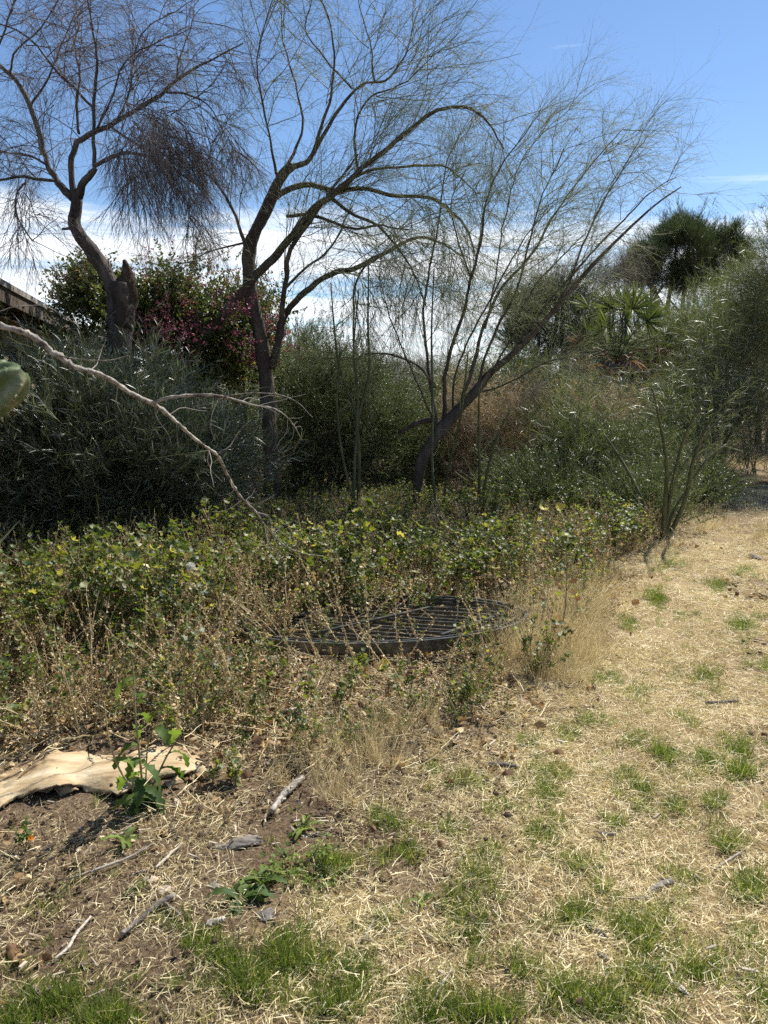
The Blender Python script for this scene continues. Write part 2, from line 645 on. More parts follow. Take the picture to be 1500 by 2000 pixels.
M['twig_green'] = leaf_mat('green_twigs', [(0.0, (0.16, 0.165, 0.09)), (0.5, (0.28, 0.30, 0.17)), (1.0, (0.44, 0.46, 0.28))], transl=0.3, rough=0.6, spec=0.2)
M['twig_grey'] = leaf_mat('grey_twigs', [(0.0, (0.12, 0.10, 0.08)), (1.0, (0.32, 0.28, 0.23))], transl=0.0, rough=0.7, spec=0.25)
M['leaf_fine'] = leaf_mat('fine_green_leaf', [(0.0, (0.055, 0.065, 0.034)), (0.6, (0.115, 0.13, 0.066)), (1.0, (0.22, 0.23, 0.13))], transl=0.28, rough=0.5)
M['leaf_willow'] = leaf_mat('narrow_leaf', [(0.0, (0.042, 0.055, 0.026)), (0.6, (0.095, 0.11, 0.050)), (1.0, (0.25, 0.26, 0.15))], transl=0.22, rough=0.45, spec=0.5)
M['leaf_shrub'] = leaf_mat('shrub_leaf', [(0.0, (0.03, 0.045, 0.016)), (0.6, (0.065, 0.088, 0.03)), (1.0, (0.17, 0.20, 0.07))], transl=0.3, rough=0.45, spec=0.45)
M['leaf_dark'] = leaf_mat('dark_crown_leaf', [(0.0, (0.02, 0.035, 0.016)), (0.6, (0.045, 0.07, 0.028)), (1.0, (0.10, 0.13, 0.055))], transl=0.2, rough=0.5)
M['leaf_boug'] = leaf_mat('bougainvillea_leaf', [(0.0, (0.035, 0.06, 0.02)), (0.5, (0.09, 0.12, 0.03)), (0.8, (0.22, 0.20, 0.06)), (1.0, (0.30, 0.15, 0.07))], transl=0.35, rough=0.45)
M['bract'] = leaf_mat('magenta_bract', [(0.0, (0.14, 0.045, 0.055)), (0.6, (0.25, 0.065, 0.11)), (1.0, (0.33, 0.18, 0.12))], transl=0.35, rough=0.5, tcol=(1.4, 1.0, 1.3))
M['mallow'] = leaf_mat('mallow_leaf', [(0.0, (0.035, 0.07, 0.016)), (0.5, (0.095, 0.125, 0.030)), (0.8, (0.18, 0.19, 0.055)), (1.0, (0.34, 0.31, 0.14))], transl=0.44, rough=0.5, spec=0.4, vary=0.3, tcol=(1.6, 1.6, 0.5))
M['dry_leaf'] = leaf_mat('dry_leaf', [(0.0, (0.13, 0.065, 0.03)), (0.4, (0.30, 0.19, 0.09)), (0.75, (0.50, 0.39, 0.22)), (1.0, (0.66, 0.56, 0.36))], transl=0.25, rough=0.6, spec=0.3, tcol=(1.2, 1.1, 0.8))
M['mallow_stem'] = leaf_mat('mallow_stem', [(0.0, (0.10, 0.10, 0.04)), (0.5, (0.24, 0.20, 0.09)), (1.0, (0.45, 0.36, 0.20))], transl=0.05, rough=0.55)
M['straw'] = leaf_mat('straw', [(0.0, (0.24, 0.17, 0.10)), (0.35, (0.56, 0.45, 0.24)), (0.7, (0.80, 0.69, 0.40)), (1.0, (0.86, 0.78, 0.53))], transl=0.2, rough=0.5, spec=0.4, tcol=(1.1, 1.05, 0.8))
M['grass'] = leaf_mat('green_grass', [(0.0, (0.06, 0.09, 0.02)), (0.55, (0.11, 0.16, 0.035)), (0.85, (0.19, 0.23, 0.07)), (1.0, (0.42, 0.36, 0.18))], transl=0.42, rough=0.45)
M['dry_grass'] = leaf_mat('dry_grass', [(0.0, (0.28, 0.20, 0.10)), (0.5, (0.56, 0.46, 0.27)), (1.0, (0.80, 0.72, 0.48))], transl=0.4, rough=0.5, tcol=(1.1, 1.05, 0.8))
M['rust_stalk'] = leaf_mat('rust_dry_stalk', [(0.0, (0.20, 0.14, 0.075)), (0.5, (0.38, 0.29, 0.16)), (1.0, (0.58, 0.48, 0.30))], transl=0.25, rough=0.6, tcol=(1.1, 1.0, 0.8))
M['palm_green'] = leaf_mat('palm_leaf_green', [(0.0, (0.05, 0.07, 0.022)), (0.6, (0.11, 0.135, 0.045)), (1.0, (0.30, 0.29, 0.11))], transl=0.3, rough=0.5, spec=0.3)
M['palm_brown'] = leaf_mat('palm_leaf_brown', [(0.0, (0.12, 0.07, 0.04)), (0.6, (0.28, 0.17, 0.09)), (1.0, (0.50, 0.36, 0.20))], transl=0.25, rough=0.6, tcol=(1.2, 1.0, 0.8))
M['weed'] = leaf_mat('weed_leaf', [(0.0, (0.04, 0.075, 0.025)), (0.6, (0.085, 0.135, 0.035)), (1.0, (0.20, 0.26, 0.06))], transl=0.45, rough=0.6, spec=0.2, vary=0.0)
M['yellow'] = leaf_mat('yellow_leaf', [(0.0, (0.75, 0.62, 0.03)), (1.0, (0.88, 0.80, 0.10))], transl=0.45, rough=0.5, vary=0.0, tcol=(1, 1, 0.5))
M['orange'] = leaf_mat('orange_petal', [(0.0, (0.75, 0.25, 0.02)), (1.0, (0.85, 0.45, 0.05))], transl=0.4, rough=0.5, vary=0.0, tcol=(1, 1, 0.5))
M['fluff'] = leaf_mat('seed_fluff', [(0.0, (0.75, 0.73, 0.68)), (1.0, (0.85, 0.84, 0.8))], transl=0.4, rough=0.8, vary=0.0, tcol=(1, 1, 1))
M['chip'] = solid_mat('wood_chip', [(0.25, (0.06, 0.045, 0.035)), (0.55, (0.20, 0.155, 0.115)), (0.85, (0.44, 0.37, 0.28))], 30, stretch=(0.15, 1, 1), bump=0.7, dist=0.003, use_tint=0.9)
M['grey_wood'] = solid_mat('grey_wood', [(0.3, (0.09, 0.075, 0.062)), (0.5, (0.24, 0.21, 0.175)), (0.7, (0.44, 0.39, 0.33))], 22, stretch=(0.2, 1, 1), bump=0.9, dist=0.005, use_tint=0.5)
M['stone'] = solid_mat('stone', [(0.3, (0.17, 0.13, 0.10)), (0.5, (0.34, 0.27, 0.20)), (0.7, (0.50, 0.42, 0.33))], 25, bump=0.7, dist=0.004, use_tint=0.6)
M['grey_stone'] = solid_mat('grey_stone', [(0.3, (0.07, 0.06, 0.052)), (0.6, (0.17, 0.155, 0.14)), (0.8, (0.28, 0.26, 0.235))], 25, bump=0.7, dist=0.004)
M['bark_sheet'] = solid_mat('pale_bark_sheet', [(0.34, (0.15, 0.09, 0.05)), (0.43, (0.32, 0.23, 0.125)), (0.58, (0.45, 0.355, 0.22)), (0.75, (0.55, 0.47, 0.34))], 7, detail=10, stretch=(0.6, 1.7, 1), bump=0.7, dist=0.006, rough=0.75, scale2=45)
M['bark_under'] = solid_mat('bark_underside', [(0.3, (0.10, 0.06, 0.035)), (0.7, (0.28, 0.19, 0.11))], 12, bump=0.8, dist=0.01)
M['iron'] = solid_mat('green_black_paint', [(0.35, (0.010, 0.015, 0.013)), (0.52, (0.028, 0.032, 0.028)), (0.62, (0.11, 0.09, 0.065))], 20, bump=0.3, dist=0.002, rough=0.38, spec=0.9)
M['wall'] = solid_mat('ochre_stucco', [(0.3, (0.24, 0.18, 0.085)), (0.7, (0.33, 0.26, 0.13))], 5, bump=0.6, dist=0.01, rough=0.95, scale2=60)
M['fascia'] = solid_mat('fascia_board', [(0.3, (0.06, 0.044, 0.03)), (0.7, (0.12, 0.09, 0.065))], 6, bump=0.4, dist=0.005, rough=0.7)
M['drip'] = solid_mat('metal_drip_edge', [(0.3, (0.22, 0.20, 0.17)), (0.7, (0.36, 0.33, 0.29))], 8, bump=0.1, dist=0.002, rough=0.5)
M['shingle'] = solid_mat('asphalt_shingle', [(0.3, (0.20, 0.18, 0.16)), (0.7, (0.38, 0.35, 0.31))], 16, bump=0.7, dist=0.01, rough=0.95)
M['white_paint'] = solid_mat('white_painted_metal', [(0.3, (0.62, 0.62, 0.62)), (0.7, (0.78, 0.78, 0.77))], 4, bump=0.1, dist=0.005, rough=0.5)
M['glass'] = solid_mat('window_glass', [(0.3, (0.02, 0.025, 0.03)), (0.7, (0.04, 0.05, 0.06))], 3, bump=0.0, dist=0.001, rough=0.08, spec=0.8)
M['cactus'] = solid_mat('cactus_skin', [(0.34, (0.06, 0.09, 0.035)), (0.5, (0.11, 0.15, 0.06)), (0.66, (0.23, 0.22, 0.12))], 40, bump=0.35, dist=0.004, rough=0.55)
M['spine'] = leaf_mat('cactus_spine', [(0.0, (0.5, 0.42, 0.3)), (1.0, (0.7, 0.62, 0.5))], transl=0.2, rough=0.5, vary=0)
M['agave'] = solid_mat('agave_skin', [(0.3, (0.20, 0.27, 0.17)), (0.7, (0.34, 0.40, 0.28))], 8, bump=0.2, dist=0.003, rough=0.5)


def ground_mat():
    m = bpy.data.materials.new('soil')
    m.use_nodes = True
    nt = m.node_tree
    N, L = nt.nodes.new, nt.links.new
    pb = nt.nodes['Principled BSDF']
    tc = N('ShaderNodeTexCoord')
    big = N('ShaderNodeTexNoise')
    big.inputs['Scale'].default_value = 0.9
    big.inputs['Detail'].default_value = 6
    L(tc.outputs['Object'], big.inputs['Vector'])
    fine = N('ShaderNodeTexNoise')
    fine.inputs['Scale'].default_value = 45
    fine.inputs['Detail'].default_value = 8
    fine.inputs['Roughness'].default_value = 0.7
    L(tc.outputs['Object'], fine.inputs['Vector'])
    c1 = ramp_node(nt, [(0.3, (0.085, 0.055, 0.033)), (0.5, (0.18, 0.125, 0.078)), (0.72, (0.33, 0.25, 0.165))], fine.outputs['Fac'])
    # the strip of worn dry lawn is paler: coverage painted as a vertex attribute of the ground itself
    at = N('ShaderNodeAttribute')
    at.attribute_name = 'tint'
    st = N('ShaderNodeTexNoise')
    st.inputs['Scale'].default_value = 90
    st.inputs['Detail'].default_value = 6
    st.inputs['Distortion'].default_value = 1.5
    L(tc.outputs['Object'], st.inputs['Vector'])
    c2 = ramp_node(nt, [(0.3, (0.17, 0.11, 0.055)), (0.5, (0.40, 0.285, 0.145)), (0.7, (0.66, 0.55, 0.33))], st.outputs['Fac'])
    mx = N('ShaderNodeMix')
    mx.data_type = 'RGBA'
    L(at.outputs['Fac'], mx.inputs['Factor'])
    L(c1, mx.inputs['A'])
    L(c2, mx.inputs['B'])
    m2 = N('ShaderNodeMix')
    m2.data_type = 'RGBA'
    m2.blend_type = 'MULTIPLY'
    m2.inputs['Factor'].default_value = 0.5
    L(mx.outputs['Result'], m2.inputs['A'])
    L(ramp_node(nt, [(0.35, (0.6, 0.55, 0.5)), (0.65, (1, 1, 1))], big.outputs['Fac']), m2.inputs['B'])
    L(m2.outputs['Result'], pb.inputs['Base Color'])
    pb.inputs['Roughness'].default_value = 0.95
    pb.inputs['Specular IOR Level'].default_value = 0.15
    bp = N('ShaderNodeBump')
    bp.inputs['Strength'].default_value = 1.0
    bp.inputs['Distance'].default_value = 0.03
    L(fine.outputs['Fac'], bp.inputs['Height'])
    L(bp.outputs[0], pb.inputs['Normal'])
    return m


M['soil'] = ground_mat()


# ------------------------------------------------------------------ helpers: scattering (one stuff object that instances sources)
def euler_from(D, spin):
    """Euler angles that turn +Z onto D (N,3) with a spin about it."""
    D = nrm(D)
    pol = np.arccos(np.clip(D[:, 2], -1, 1))
    az = np.arctan2(D[:, 1], D[:, 0])
    ca, sa, cp, sp, cs, ss = np.cos(az), np.sin(az), np.cos(pol), np.sin(pol), np.cos(spin), np.sin(spin)
    # M = Rz(az) Ry(pol) Rz(spin)
    m00 = ca * cp * cs - sa * ss
    m10 = sa * cp * cs + ca * ss
    m20 = -sp * cs
    m21 = sp * ss
    m22 = cp
    return np.stack([np.arctan2(m21, m22), -np.arcsin(np.clip(m20, -1, 1)), np.arctan2(m10, m00)], -1)


_sets = {}


def source_set(key, meshes):
    c = bpy.data.collections.new(key)
    for k, me in enumerate(meshes):
        o = bpy.data.objects.new('%s_%03d' % (key, k), me)
        c.objects.link(o)
    _sets[key] = (c, len(meshes))
    return key


def scatter(name, key, P, E, Sc, parent=None, idx=None):
    col, n = _sets[key]
    P = np.asarray(P, float)
    me = bpy.data.meshes.new(name)
    me.vertices.add(len(P))
    org = np.array(parent.location) if parent is not None else np.zeros(3)
    me.vertices.foreach_set('co', (P - org).astype(np.float32).ravel())
    a = me.attributes.new('turn', 'FLOAT_VECTOR', 'POINT')
    a.data.foreach_set('vector', np.asarray(E, np.float32).ravel())
    a = me.attributes.new('size', 'FLOAT', 'POINT')
    a.data.foreach_set('value', np.broadcast_to(Sc, (len(P),)).astype(np.float32))
    a = me.attributes.new('pick', 'INT', 'POINT')
    if idx is None:
        idx = rng.integers(0, n, len(P))
    a.data.foreach_set('value', idx.astype(np.int32))
    o = bpy.data.objects.new(name, me)
    COL.objects.link(o)
    if parent is not None:
        o.parent = parent
    nt = bpy.data.node_groups.new(name, 'GeometryNodeTree')
    nt.interface.new_socket('Geometry', in_out='INPUT', socket_type='NodeSocketGeometry')
    nt.interface.new_socket('Geometry', in_out='OUTPUT', socket_type='NodeSocketGeometry')
    N, L = nt.nodes.new, nt.links.new
    gi, go = N('NodeGroupInput'), N('NodeGroupOutput')
    ip = N('GeometryNodeInstanceOnPoints')
    ci = N('GeometryNodeCollectionInfo')
    ci.inputs['Collection'].default_value = col
    ci.inputs['Separate Children'].default_value = True
    ci.inputs['Reset Children'].default_value = True

    def na(nm, ty):
        x = N('GeometryNodeInputNamedAttribute')
        x.data_type = ty
        x.inputs['Name'].default_value = nm
        return [s for s in x.outputs if s.enabled and s.name == 'Attribute'][0]
    er = N('FunctionNodeEulerToRotation')
    L(gi.outputs[0], ip.inputs['Points'])
    L(ci.outputs[0], ip.inputs['Instance'])
    ip.inputs['Pick Instance'].default_value = True
    L(na('pick', 'INT'), ip.inputs['Instance Index'])
    L(na('turn', 'FLOAT_VECTOR'), er.inputs[0])
    L(er.outputs[0], ip.inputs['Rotation'])
    L(na('size', 'FLOAT'), ip.inputs['Scale'])
    L(ip.outputs[0], go.inputs[0])
    md = o.modifiers.new('scatter', 'NODES')
    md.node_group = nt
    o['kind'] = 'stuff'
    return o


def upright(n, tilt=0.15):
    D = rng.normal(size=(n, 3)) * tilt
    D[:, 2] = 1
    return euler_from(D, rng.uniform(0, 2 * PI, n))


def inside(poly, x, y):
    poly = np.asarray(poly)[:, :2]
    c = np.zeros(np.shape(x), bool)
    j = len(poly) - 1
    for i in range(len(poly)):
        xi, yi = poly[i]
        xj, yj = poly[j]
        hit = ((yi > y) != (yj > y)) & (x < (xj - xi) * (y - yi) / (yj - yi + 1e-12) + xi)
        c ^= hit
        j = i
    return c


SHEET = [gnd(u, v) for u, v in [(-60, 1510), (85, 1466), (380, 1466), (415, 1512), (370, 1560), (230, 1582), (20, 1590), (-60, 1620)]]


def in_view(x, y, margin=0.35):
    """Ground near enough to the photograph's frame to matter (a generous wedge)."""
    return (np.abs(x) < (0.52 * y + margin + 0.9)) & (y > 0.9)


# ------------------------------------------------------------------ the ground
PATH = [gnd(u, v) for u, v in [(600, 2300), (680, 1850), (830, 1640), (1010, 1450), (1120, 1290), (1200, 1120), (1330, 1050),
                               (1390, 960), (1430, 890), (2400, 880), (3200, 1100), (3200, 2300)]]
FIELD = [gnd(u, v) for u, v in [(-700, 1540), (-100, 1460), (250, 1440), (520, 1500), (700, 1510), (880, 1440), (1000, 1390), (1090, 1320),
                                (1150, 1190), (1200, 1110), (1280, 1060), (1340, 1000), (1400, 930), (1430, 905), (1100, 880),
                                (600, 880), (-300, 930), (-1500, 1050)]]


def lawn_cover(x, y):
    """0 = bare soil and litter, 1 = straw lawn."""
    # soft distance to the left border of PATH: sample by jitter
    c = np.zeros(np.shape(x))
    for dx, dy in ((0, 0), (0.2, 0.1), (-0.2, -0.1), (0.1, -0.25), (-0.1, 0.25), (0.35, 0), (-0.35, 0)):
        c = c + inside(PATH, x + dx, y + dy)
    c = c / 7.0
    c = np.clip(c + 0.25 * smooth_noise(x, y, 4.0, 3) * (c > 0.05) * (c < 0.95), 0, 1)
    far = np.clip((y - 7.2) / 1.5, 0, 1)          # brown mulch where the path turns away
    worn = np.clip(smooth_noise(x, y, 2.3, 44) - 0.35, 0, 0.6)
    return c * (1 - 0.62 * far) * (1 - worn)


def make_ground():
    xs = np.concatenate([-np.geomspace(900, 5.2, 26), np.arange(-5, 5.01, 0.06), np.geomspace(5.2, 900, 26)])
    ys = np.concatenate([[-400, -60, -15, -5, -2, -0.5], np.arange(0.8, 9.0, 0.06), np.arange(9.0, 24, 0.3), np.geomspace(24.5, 2500, 26)])
    X, Y = np.meshgrid(xs, ys)
    Z = gz(X, Y) + smooth_noise(X, Y, 30, 5) * 0.004 + rng.normal(size=X.shape) * 0.0025
    g = np.arange(X.size).reshape(X.shape)
    Q = np.stack([g[:-1, :-1], g[:-1, 1:], g[1:, 1:], g[1:, :-1]], -1).reshape(-1, 4)
    mb = MB()
    mb.add(np.stack([X, Y, Z], -1).reshape(-1, 3), Q=Q, tint=(lawn_cover(X, Y) * 0.9).ravel())
    tag(mb.build('ground', M['soil']), kind='structure')


make_ground()


# ------------------------------------------------------------------ sources for scattered growth
def src_straw(n=200, rad=0.17, dark=0.0):
    mb = MB()
    a = rng.uniform(0, 2 * PI, n)
    r = rad * np.sqrt(rng.random(n))
    S = np.stack([r * np.cos(a), r * np.sin(a), rng.uniform(0.003, 0.022, n)], -1)
    b = rng.uniform(0, 2 * PI, n)
    D = np.stack([np.cos(b), np.sin(b), rng.normal(size=n) * 0.16], -1)
    blades(mb, S, D, rng.uniform(0.018, 0.085, n), rng.uniform(0.0012, 0.0028, n), K=4, wander=0.14, trop=(0, 0, -0.03),
           tint=np.clip(rng.normal(0.62 - dark, 0.22, n), 0, 1))
    return mb.mesh('straw', M['straw'])


def src_grass(n=70, h=0.07, rad=0.035, dry=0.12):
    mb = MB()
    a = rng.uniform(0, 2 * PI, n)
    r = rad * np.sqrt(rng.random(n))
    S = np.stack([r * np.cos(a), r * np.sin(a), np.full(n, -0.004)], -1)
    D = np.stack([np.cos(a) * r / rad * 0.55, np.sin(a) * r / rad * 0.55, np.ones(n)], -1) + rng.normal(size=(n, 3)) * 0.22
    tn = np.where(rng.random(n) < dry, 1.0, np.clip(rng.normal(0.5, 0.2, n), 0, 0.92))
    blades(mb, S, D, h * rng.uniform(0.45, 1.25, n), rng.uniform(0.0016, 0.0032, n), K=4, wander=0.07, trop=(0, 0, -0.12), tint=tn)
    return mb.mesh('grass', M['grass'])


def src_drygrass(n=30, h=0.38):
    mb = MB()
    S = rng.normal(size=(n, 3)) * np.array((0.035, 0.035, 0.0))
    D = np.concatenate([rng.normal(size=(n, 2)) * 0.30, np.ones((n, 1))], 1)
    tn = np.clip(rng.normal(0.55, 0.25, n), 0, 1)
    blades(mb, S, D, h * rng.uniform(0.4, 1.2, n), rng.uniform(0.0015, 0.0032, n), K=6, wander=0.09, trop=(0, 0, -0.07), tint=tn)
    # seed heads
    m = n // 3
    P = grow(S[:m], D[:m], h * rng.uniform(0.8, 1.25, m), 6, 0.06, (0, 0, -0.05))
    tubes(mb, P, taper(P, np.full(m, 0.0009), np.full(m, 0.0005)), 3, tint=0.6)
    e = np.repeat(P[:, -1], 7, 0) - nrm(np.repeat(P[:, -1] - P[:, -2], 7, 0)) * rng.uniform(0, 0.06, (m * 7, 1))
    blades(mb, e, rng.normal(size=(m * 7, 3)) * 0.7 + np.array((0, 0, 0.5)), rng.uniform(0.008, 0.018, m * 7), 0.0022, K=3, tint=0.8)
    return mb.mesh('dry_grass', M['dry_grass'])


def src_mallow(h=0.5, leaves=26, dry=12, lush=1.0):
    mb = MB()
    ns = rng.integers(2, 5)
    S = rng.normal(size=(ns, 3)) * np.array((0.03, 0.03, 0))
    D = np.concatenate([rng.normal(size=(ns, 2)) * 0.28, np.ones((ns, 1))], 1)
    Ls = h * rng.uniform(0.7, 1.15, ns)
    P = grow(S, D, Ls, 8, 0.07, (0, 0, 0.02))
    R = taper(P, np.full(ns, 0.0042), np.full(ns, 0.0016))
    tubes(mb, P, R, 4, tint=rng.uniform(0.2, 0.9, ns), mat=1)
    # petioles and leaves, mostly in the upper half
    per = max(2, leaves // ns)
    s, d, r, pi = sprout(P, R, per, 0.42, 1.0, 0.8, 0.3)
    d = d + np.array((0, 0, 0.25))
    PP = grow(s, d, rng.uniform(0.03, 0.10, len(s)), 4, 0.08, (0, 0, 0.04))
    tubes(mb, PP, taper(PP, np.full(len(s), 0.0011), np.full(len(s), 0.0008)), 3, tint=rng.uniform(0.1, 0.6, len(s)), mat=1)
    n = len(s)
    face = np.array((0.05, 0.10, 0.65)) + nrm(PP[:, -1] - P[pi, 4]) * 0.6 + rng.normal(size=(n, 3)) * 0.55
    tn = np.where(rng.random(n) < 0.03, 1.0, np.clip(rng.normal(0.45, 0.25, n), 0, 0.95))
    fans(mb, PP[:, -1], face, lush * rng.uniform(0.009, 0.028, n), lobes=5, depth=0.32, gap=1.6, cup=0.4, tint=tn, mat=0)
    # dried leaves hanging lower on the stems
    per = max(1, dry // ns)
    s, d, r, pi = sprout(P, R, per, 0.08, 0.75, 1.3, 0.3)
    C = s + nrm(d) * rng.uniform(0.01, 0.05, (len(s), 1)) - np.array((0, 0, 0.01))
    crumples(mb, C, rng.uniform(0.007, 0.021, len(s)), tint=np.clip(rng.normal(0.68, 0.28, len(s)), 0, 1), mat=2, flat=1.3, res=3)
    # seed clusters round the stem
    per = 7
    s, d, r, pi = sprout(P, R, per, 0.3, 0.98, 1.3, 0.2)
    crumples(mb, s + d * 0.008, rng.uniform(0.004, 0.008, len(s)), tint=rng.uniform(0.5, 1.0, len(s)), mat=2, flat=1.5, res=3)
    return mb.mesh('mallow', [M['mallow'], M['mallow_stem'], M['dry_leaf']])


def src_drystalk(h=0.55):
    """Bleached, leaning mallow stalks with seed clusters."""
    mb = MB()
    ns = 3
    S = rng.normal(size=(ns, 3)) * np.array((0.03, 0.03, 0))
    D = np.concatenate([rng.normal(size=(ns, 2)) * 0.75, np.ones((ns, 1))], 1)
    P = grow(S, D, h * rng.uniform(0.6, 1.2, ns), 8, 0.09, (0, 0, -0.02))
    R = taper(P, np.full(ns, 0.0038), np.full(ns, 0.0018))
    tubes(mb, P, R, 5, tint=rng.uniform(0.7, 1.0, ns), mat=0)
    s, d, r, pi = sprout(P, R, 26, 0.25, 1.0, 1.2, 0.3)
    crumples(mb, s + d * 0.008, rng.uniform(0.004, 0.011, len(s)), tint=rng.uniform(0.3, 1.0, len(s)), mat=1, flat=1.5, res=3)
    return mb.mesh('dry_stalk', [M['mallow_stem'], M['dry_leaf']])


def src_litter(n=16, rad=0.16):
    mb = MB()
    C = np.concatenate([rng.normal(size=(n, 2)) * rad * 0.6, rng.uniform(0.004, 0.022, (n, 1))], 1)
    crumples(mb, C, rng.uniform(0.008, 0.026, n), tint=np.clip(rng.normal(0.42, 0.28, n), 0, 1), mat=0)
    k = 14
    S = np.concatenate([rng.normal(size=(k, 2)) * rad * 0.6, rng.uniform(0.004, 0.03, (k, 1))], 1)
    D = rng.normal(size=(k, 3)) * np.array((1, 1, 0.15))
    P = grow(S, D, rng.uniform(0.04, 0.16, k), 5, 0.12)
    tubes(mb, P, taper(P, np.full(k, 0.0018), np.full(k, 0.0010)), 4, tint=rng.uniform(0.2, 1, k), mat=1)
    return mb.mesh('litter', [M['dry_leaf'], M['straw']])


def src_clods(n=26, rad=0.16, lo=0.003, hi=0.013):
    mb = MB()
    C = np.concatenate([rng.normal(size=(n, 2)) * rad * 0.6, rng.uniform(0.0, 0.004, (n, 1))], 1)
    rocks(mb, C, lo + (hi - lo) * rng.random(n) ** 3, tint=0.0, mat=0, sub=1)
    return mb.mesh('clods', [M['soil']], smooth=False)


def src_chips(n=9, rad=0.15):
    mb = MB()
    for k in range(n):
        L, W, H = rng.uniform(0.010, 0.042), rng.uniform(0.003, 0.009), rng.uniform(0.0015, 0.005)
        a = rng.uniform(0, 2 * PI)
        c = np.array([*(rng.normal(size=2) * rad * 0.6), rng.uniform(0.006, 0.018)])
        V = np.array([(sx * L / 2 * rng.uniform(0.75, 1.15), sy * W / 2 * rng.uniform(0.5, 1.2), sz * H / 2) for sz in (-1, 1) for sx, sy in ((-1, -1), (1, -1), (1, 1), (-1, 1))])
        tl = rng.normal() * 0.2
        Rm = np.array(Matrix.Rotation(a, 3, 'Z') @ Matrix.Rotation(tl, 3, 'Y'))
        V = V @ Rm.T + c
        mb.add(V, Q=[(3, 2, 1, 0), (4, 5, 6, 7), (0, 1, 5, 4), (1, 2, 6, 5), (2, 3, 7, 6), (3, 0, 4, 7)], tint=rng.random(), mat=0)
    return mb.mesh('chips', [M['chip']], smooth=False)


def src_spray(L=0.4, n=28, leaf=(0.05, 0.09), w=0.006, droop=-0.06, shape='lance', mats=None, K=4, ang=0.6, twigs=2, tint=(0.45, 0.2), tw=0.0018, tm=0.4, fold=0.0, ld=-0.08):
    """A leafy twig growing along +Z."""
    mb = MB()
    S = np.zeros((twigs, 3))
    D = np.concatenate([rng.normal(size=(twigs, 2)) * 0.3, np.ones((twigs, 1))], 1)
    P = grow(S, D, L * rng.uniform(0.7, 1.1, twigs), 6, 0.08, (0, 0, droop))
    R = taper(P, np.full(twigs, tw), np.full(twigs, tw * 0.4))
    tubes(mb, P, R, 3, tint=tm, mat=1)
    s, d, r, pi = sprout(P, R, max(1, n // twigs), 0.08, 1.0, ang, 0.25)
    m = len(s)
    blades(mb, s, d, rng.uniform(*leaf, m), w * rng.uniform(0.7, 1.2, m), K=K, trop=(0, 0, ld), wander=0.05, shape=shape,
           tint=np.clip(rng.normal(tint[0], tint[1], m), 0, 1), mat=0, fold=fold)
    return mb.mesh('spray', mats)


source_set('straw', [src_straw() for _ in range(7)])
source_set('straw_thin', [src_straw(80, 0.17, 0.22) for _ in range(5)])
source_set('grass', [src_grass(n_, h, r_, dr) for n_, h, r_, dr in ((44, 0.042, 0.03, 0.12), (50, 0.055, 0.035, 0.10), (36, 0.045, 0.045, 0.2), (30, 0.036, 0.04, 0.3), (46, 0.065, 0.03, 0.08))])
source_set('dry_grass', [src_drygrass(30, h) for h in (0.3, 0.38, 0.44, 0.34)])
source_set('mallow', [src_mallow(h, l, d_) for h, l, d_ in ((0.42, 44, 24), (0.5, 52, 30), (0.55, 44, 36), (0.47, 30, 44), (0.38, 46, 20), (0.56, 10, 56), (0.45, 60, 20), (0.60, 42, 30), (0.46, 3, 60))])
source_set('dry_stalk', [src_drystalk(h) for h in (0.45, 0.55, 0.65)])
source_set('litter', [src_litter() for _ in range(6)])
source_set('clods', [src_clods() for _ in range(4)])
source_set('chips', [src_chips() for _ in range(5)])
M['leaf_grey'] = leaf_mat('grey_green_leaf', [(0.0, (0.022, 0.036, 0.024)), (0.6, (0.055, 0.074, 0.047)), (1.0, (0.24, 0.27, 0.20))], transl=0.15, rough=0.38, spec=0.6)
willow_mats = [M['leaf_willow'], M['twig_green']]
source_set('grey_willow', [src_spray(0.42, 26, (0.07, 0.14), 0.0058, -0.06, 'lance', [M['leaf_grey'], M['bark_green']], 4, 0.6, 2, (0.42, 0.27)) for _ in range(6)])
source_set('willow', [src_spray(0.42, 22, (0.08, 0.16), 0.0062, -0.06, 'lance', willow_mats, 4, 0.6, 2, (0.45, 0.25), fold=0.0) for _ in range(6)])
source_set('reed', [src_spray(0.5, 20, (0.16, 0.30), 0.0065, -0.05, 'lance', willow_mats, 6, 0.7, 2, (0.6, 0.25), ld=-0.16) for _ in range(5)])
shrub_mats = [M['leaf_shrub'], M['twig_green']]
source_set('shrub', [src_spray(0.3, 46, (0.012, 0.028), 0.008, -0.03, 'oval', shrub_mats, 3, 0.9, 3, (0.45, 0.25)) for _ in range(6)])
source_set('boug', [src_spray(0.32, 34, (0.03, 0.05), 0.028, -0.07, 'oval', [M['leaf_boug'], M['twig_dead']], 3, 1.0, 3, (0.35, 0.28), fold=0.3) for _ in range(5)])
source_set('bract', [src_spray(0.28, 40, (0.018, 0.032), 0.02, -0.07, 'oval', [M['bract'], M['twig_dead']], 3, 1.1, 3, (0.5, 0.3), fold=0.3) for _ in range(4)])
source_set('pine', [src_spray(0.42, 90, (0.05, 0.10), 0.006, 0.05, 'grass', [M['leaf_dark'], M['twig_dead']], 3, 0.5, 4, (0.5, 0.25), ld=0.03) for _ in range(4)])
source_set('feather', [src_spray(0.55, 40, (0.10, 0.20), 0.005, -0.05, 'grass', [M['leaf_fine'], M['twig_green']], 4, 0.6, 3, (0.5, 0.25)) for _ in range(5)])
source_set('rust', [src_spray(0.55, 40, (0.05, 0.12), 0.006, -0.02, 'lance', [M['rust_stalk'], M['rust_stalk']], 4, 0.5, 3, (0.5, 0.3), ld=-0.3) for _ in range(4)])
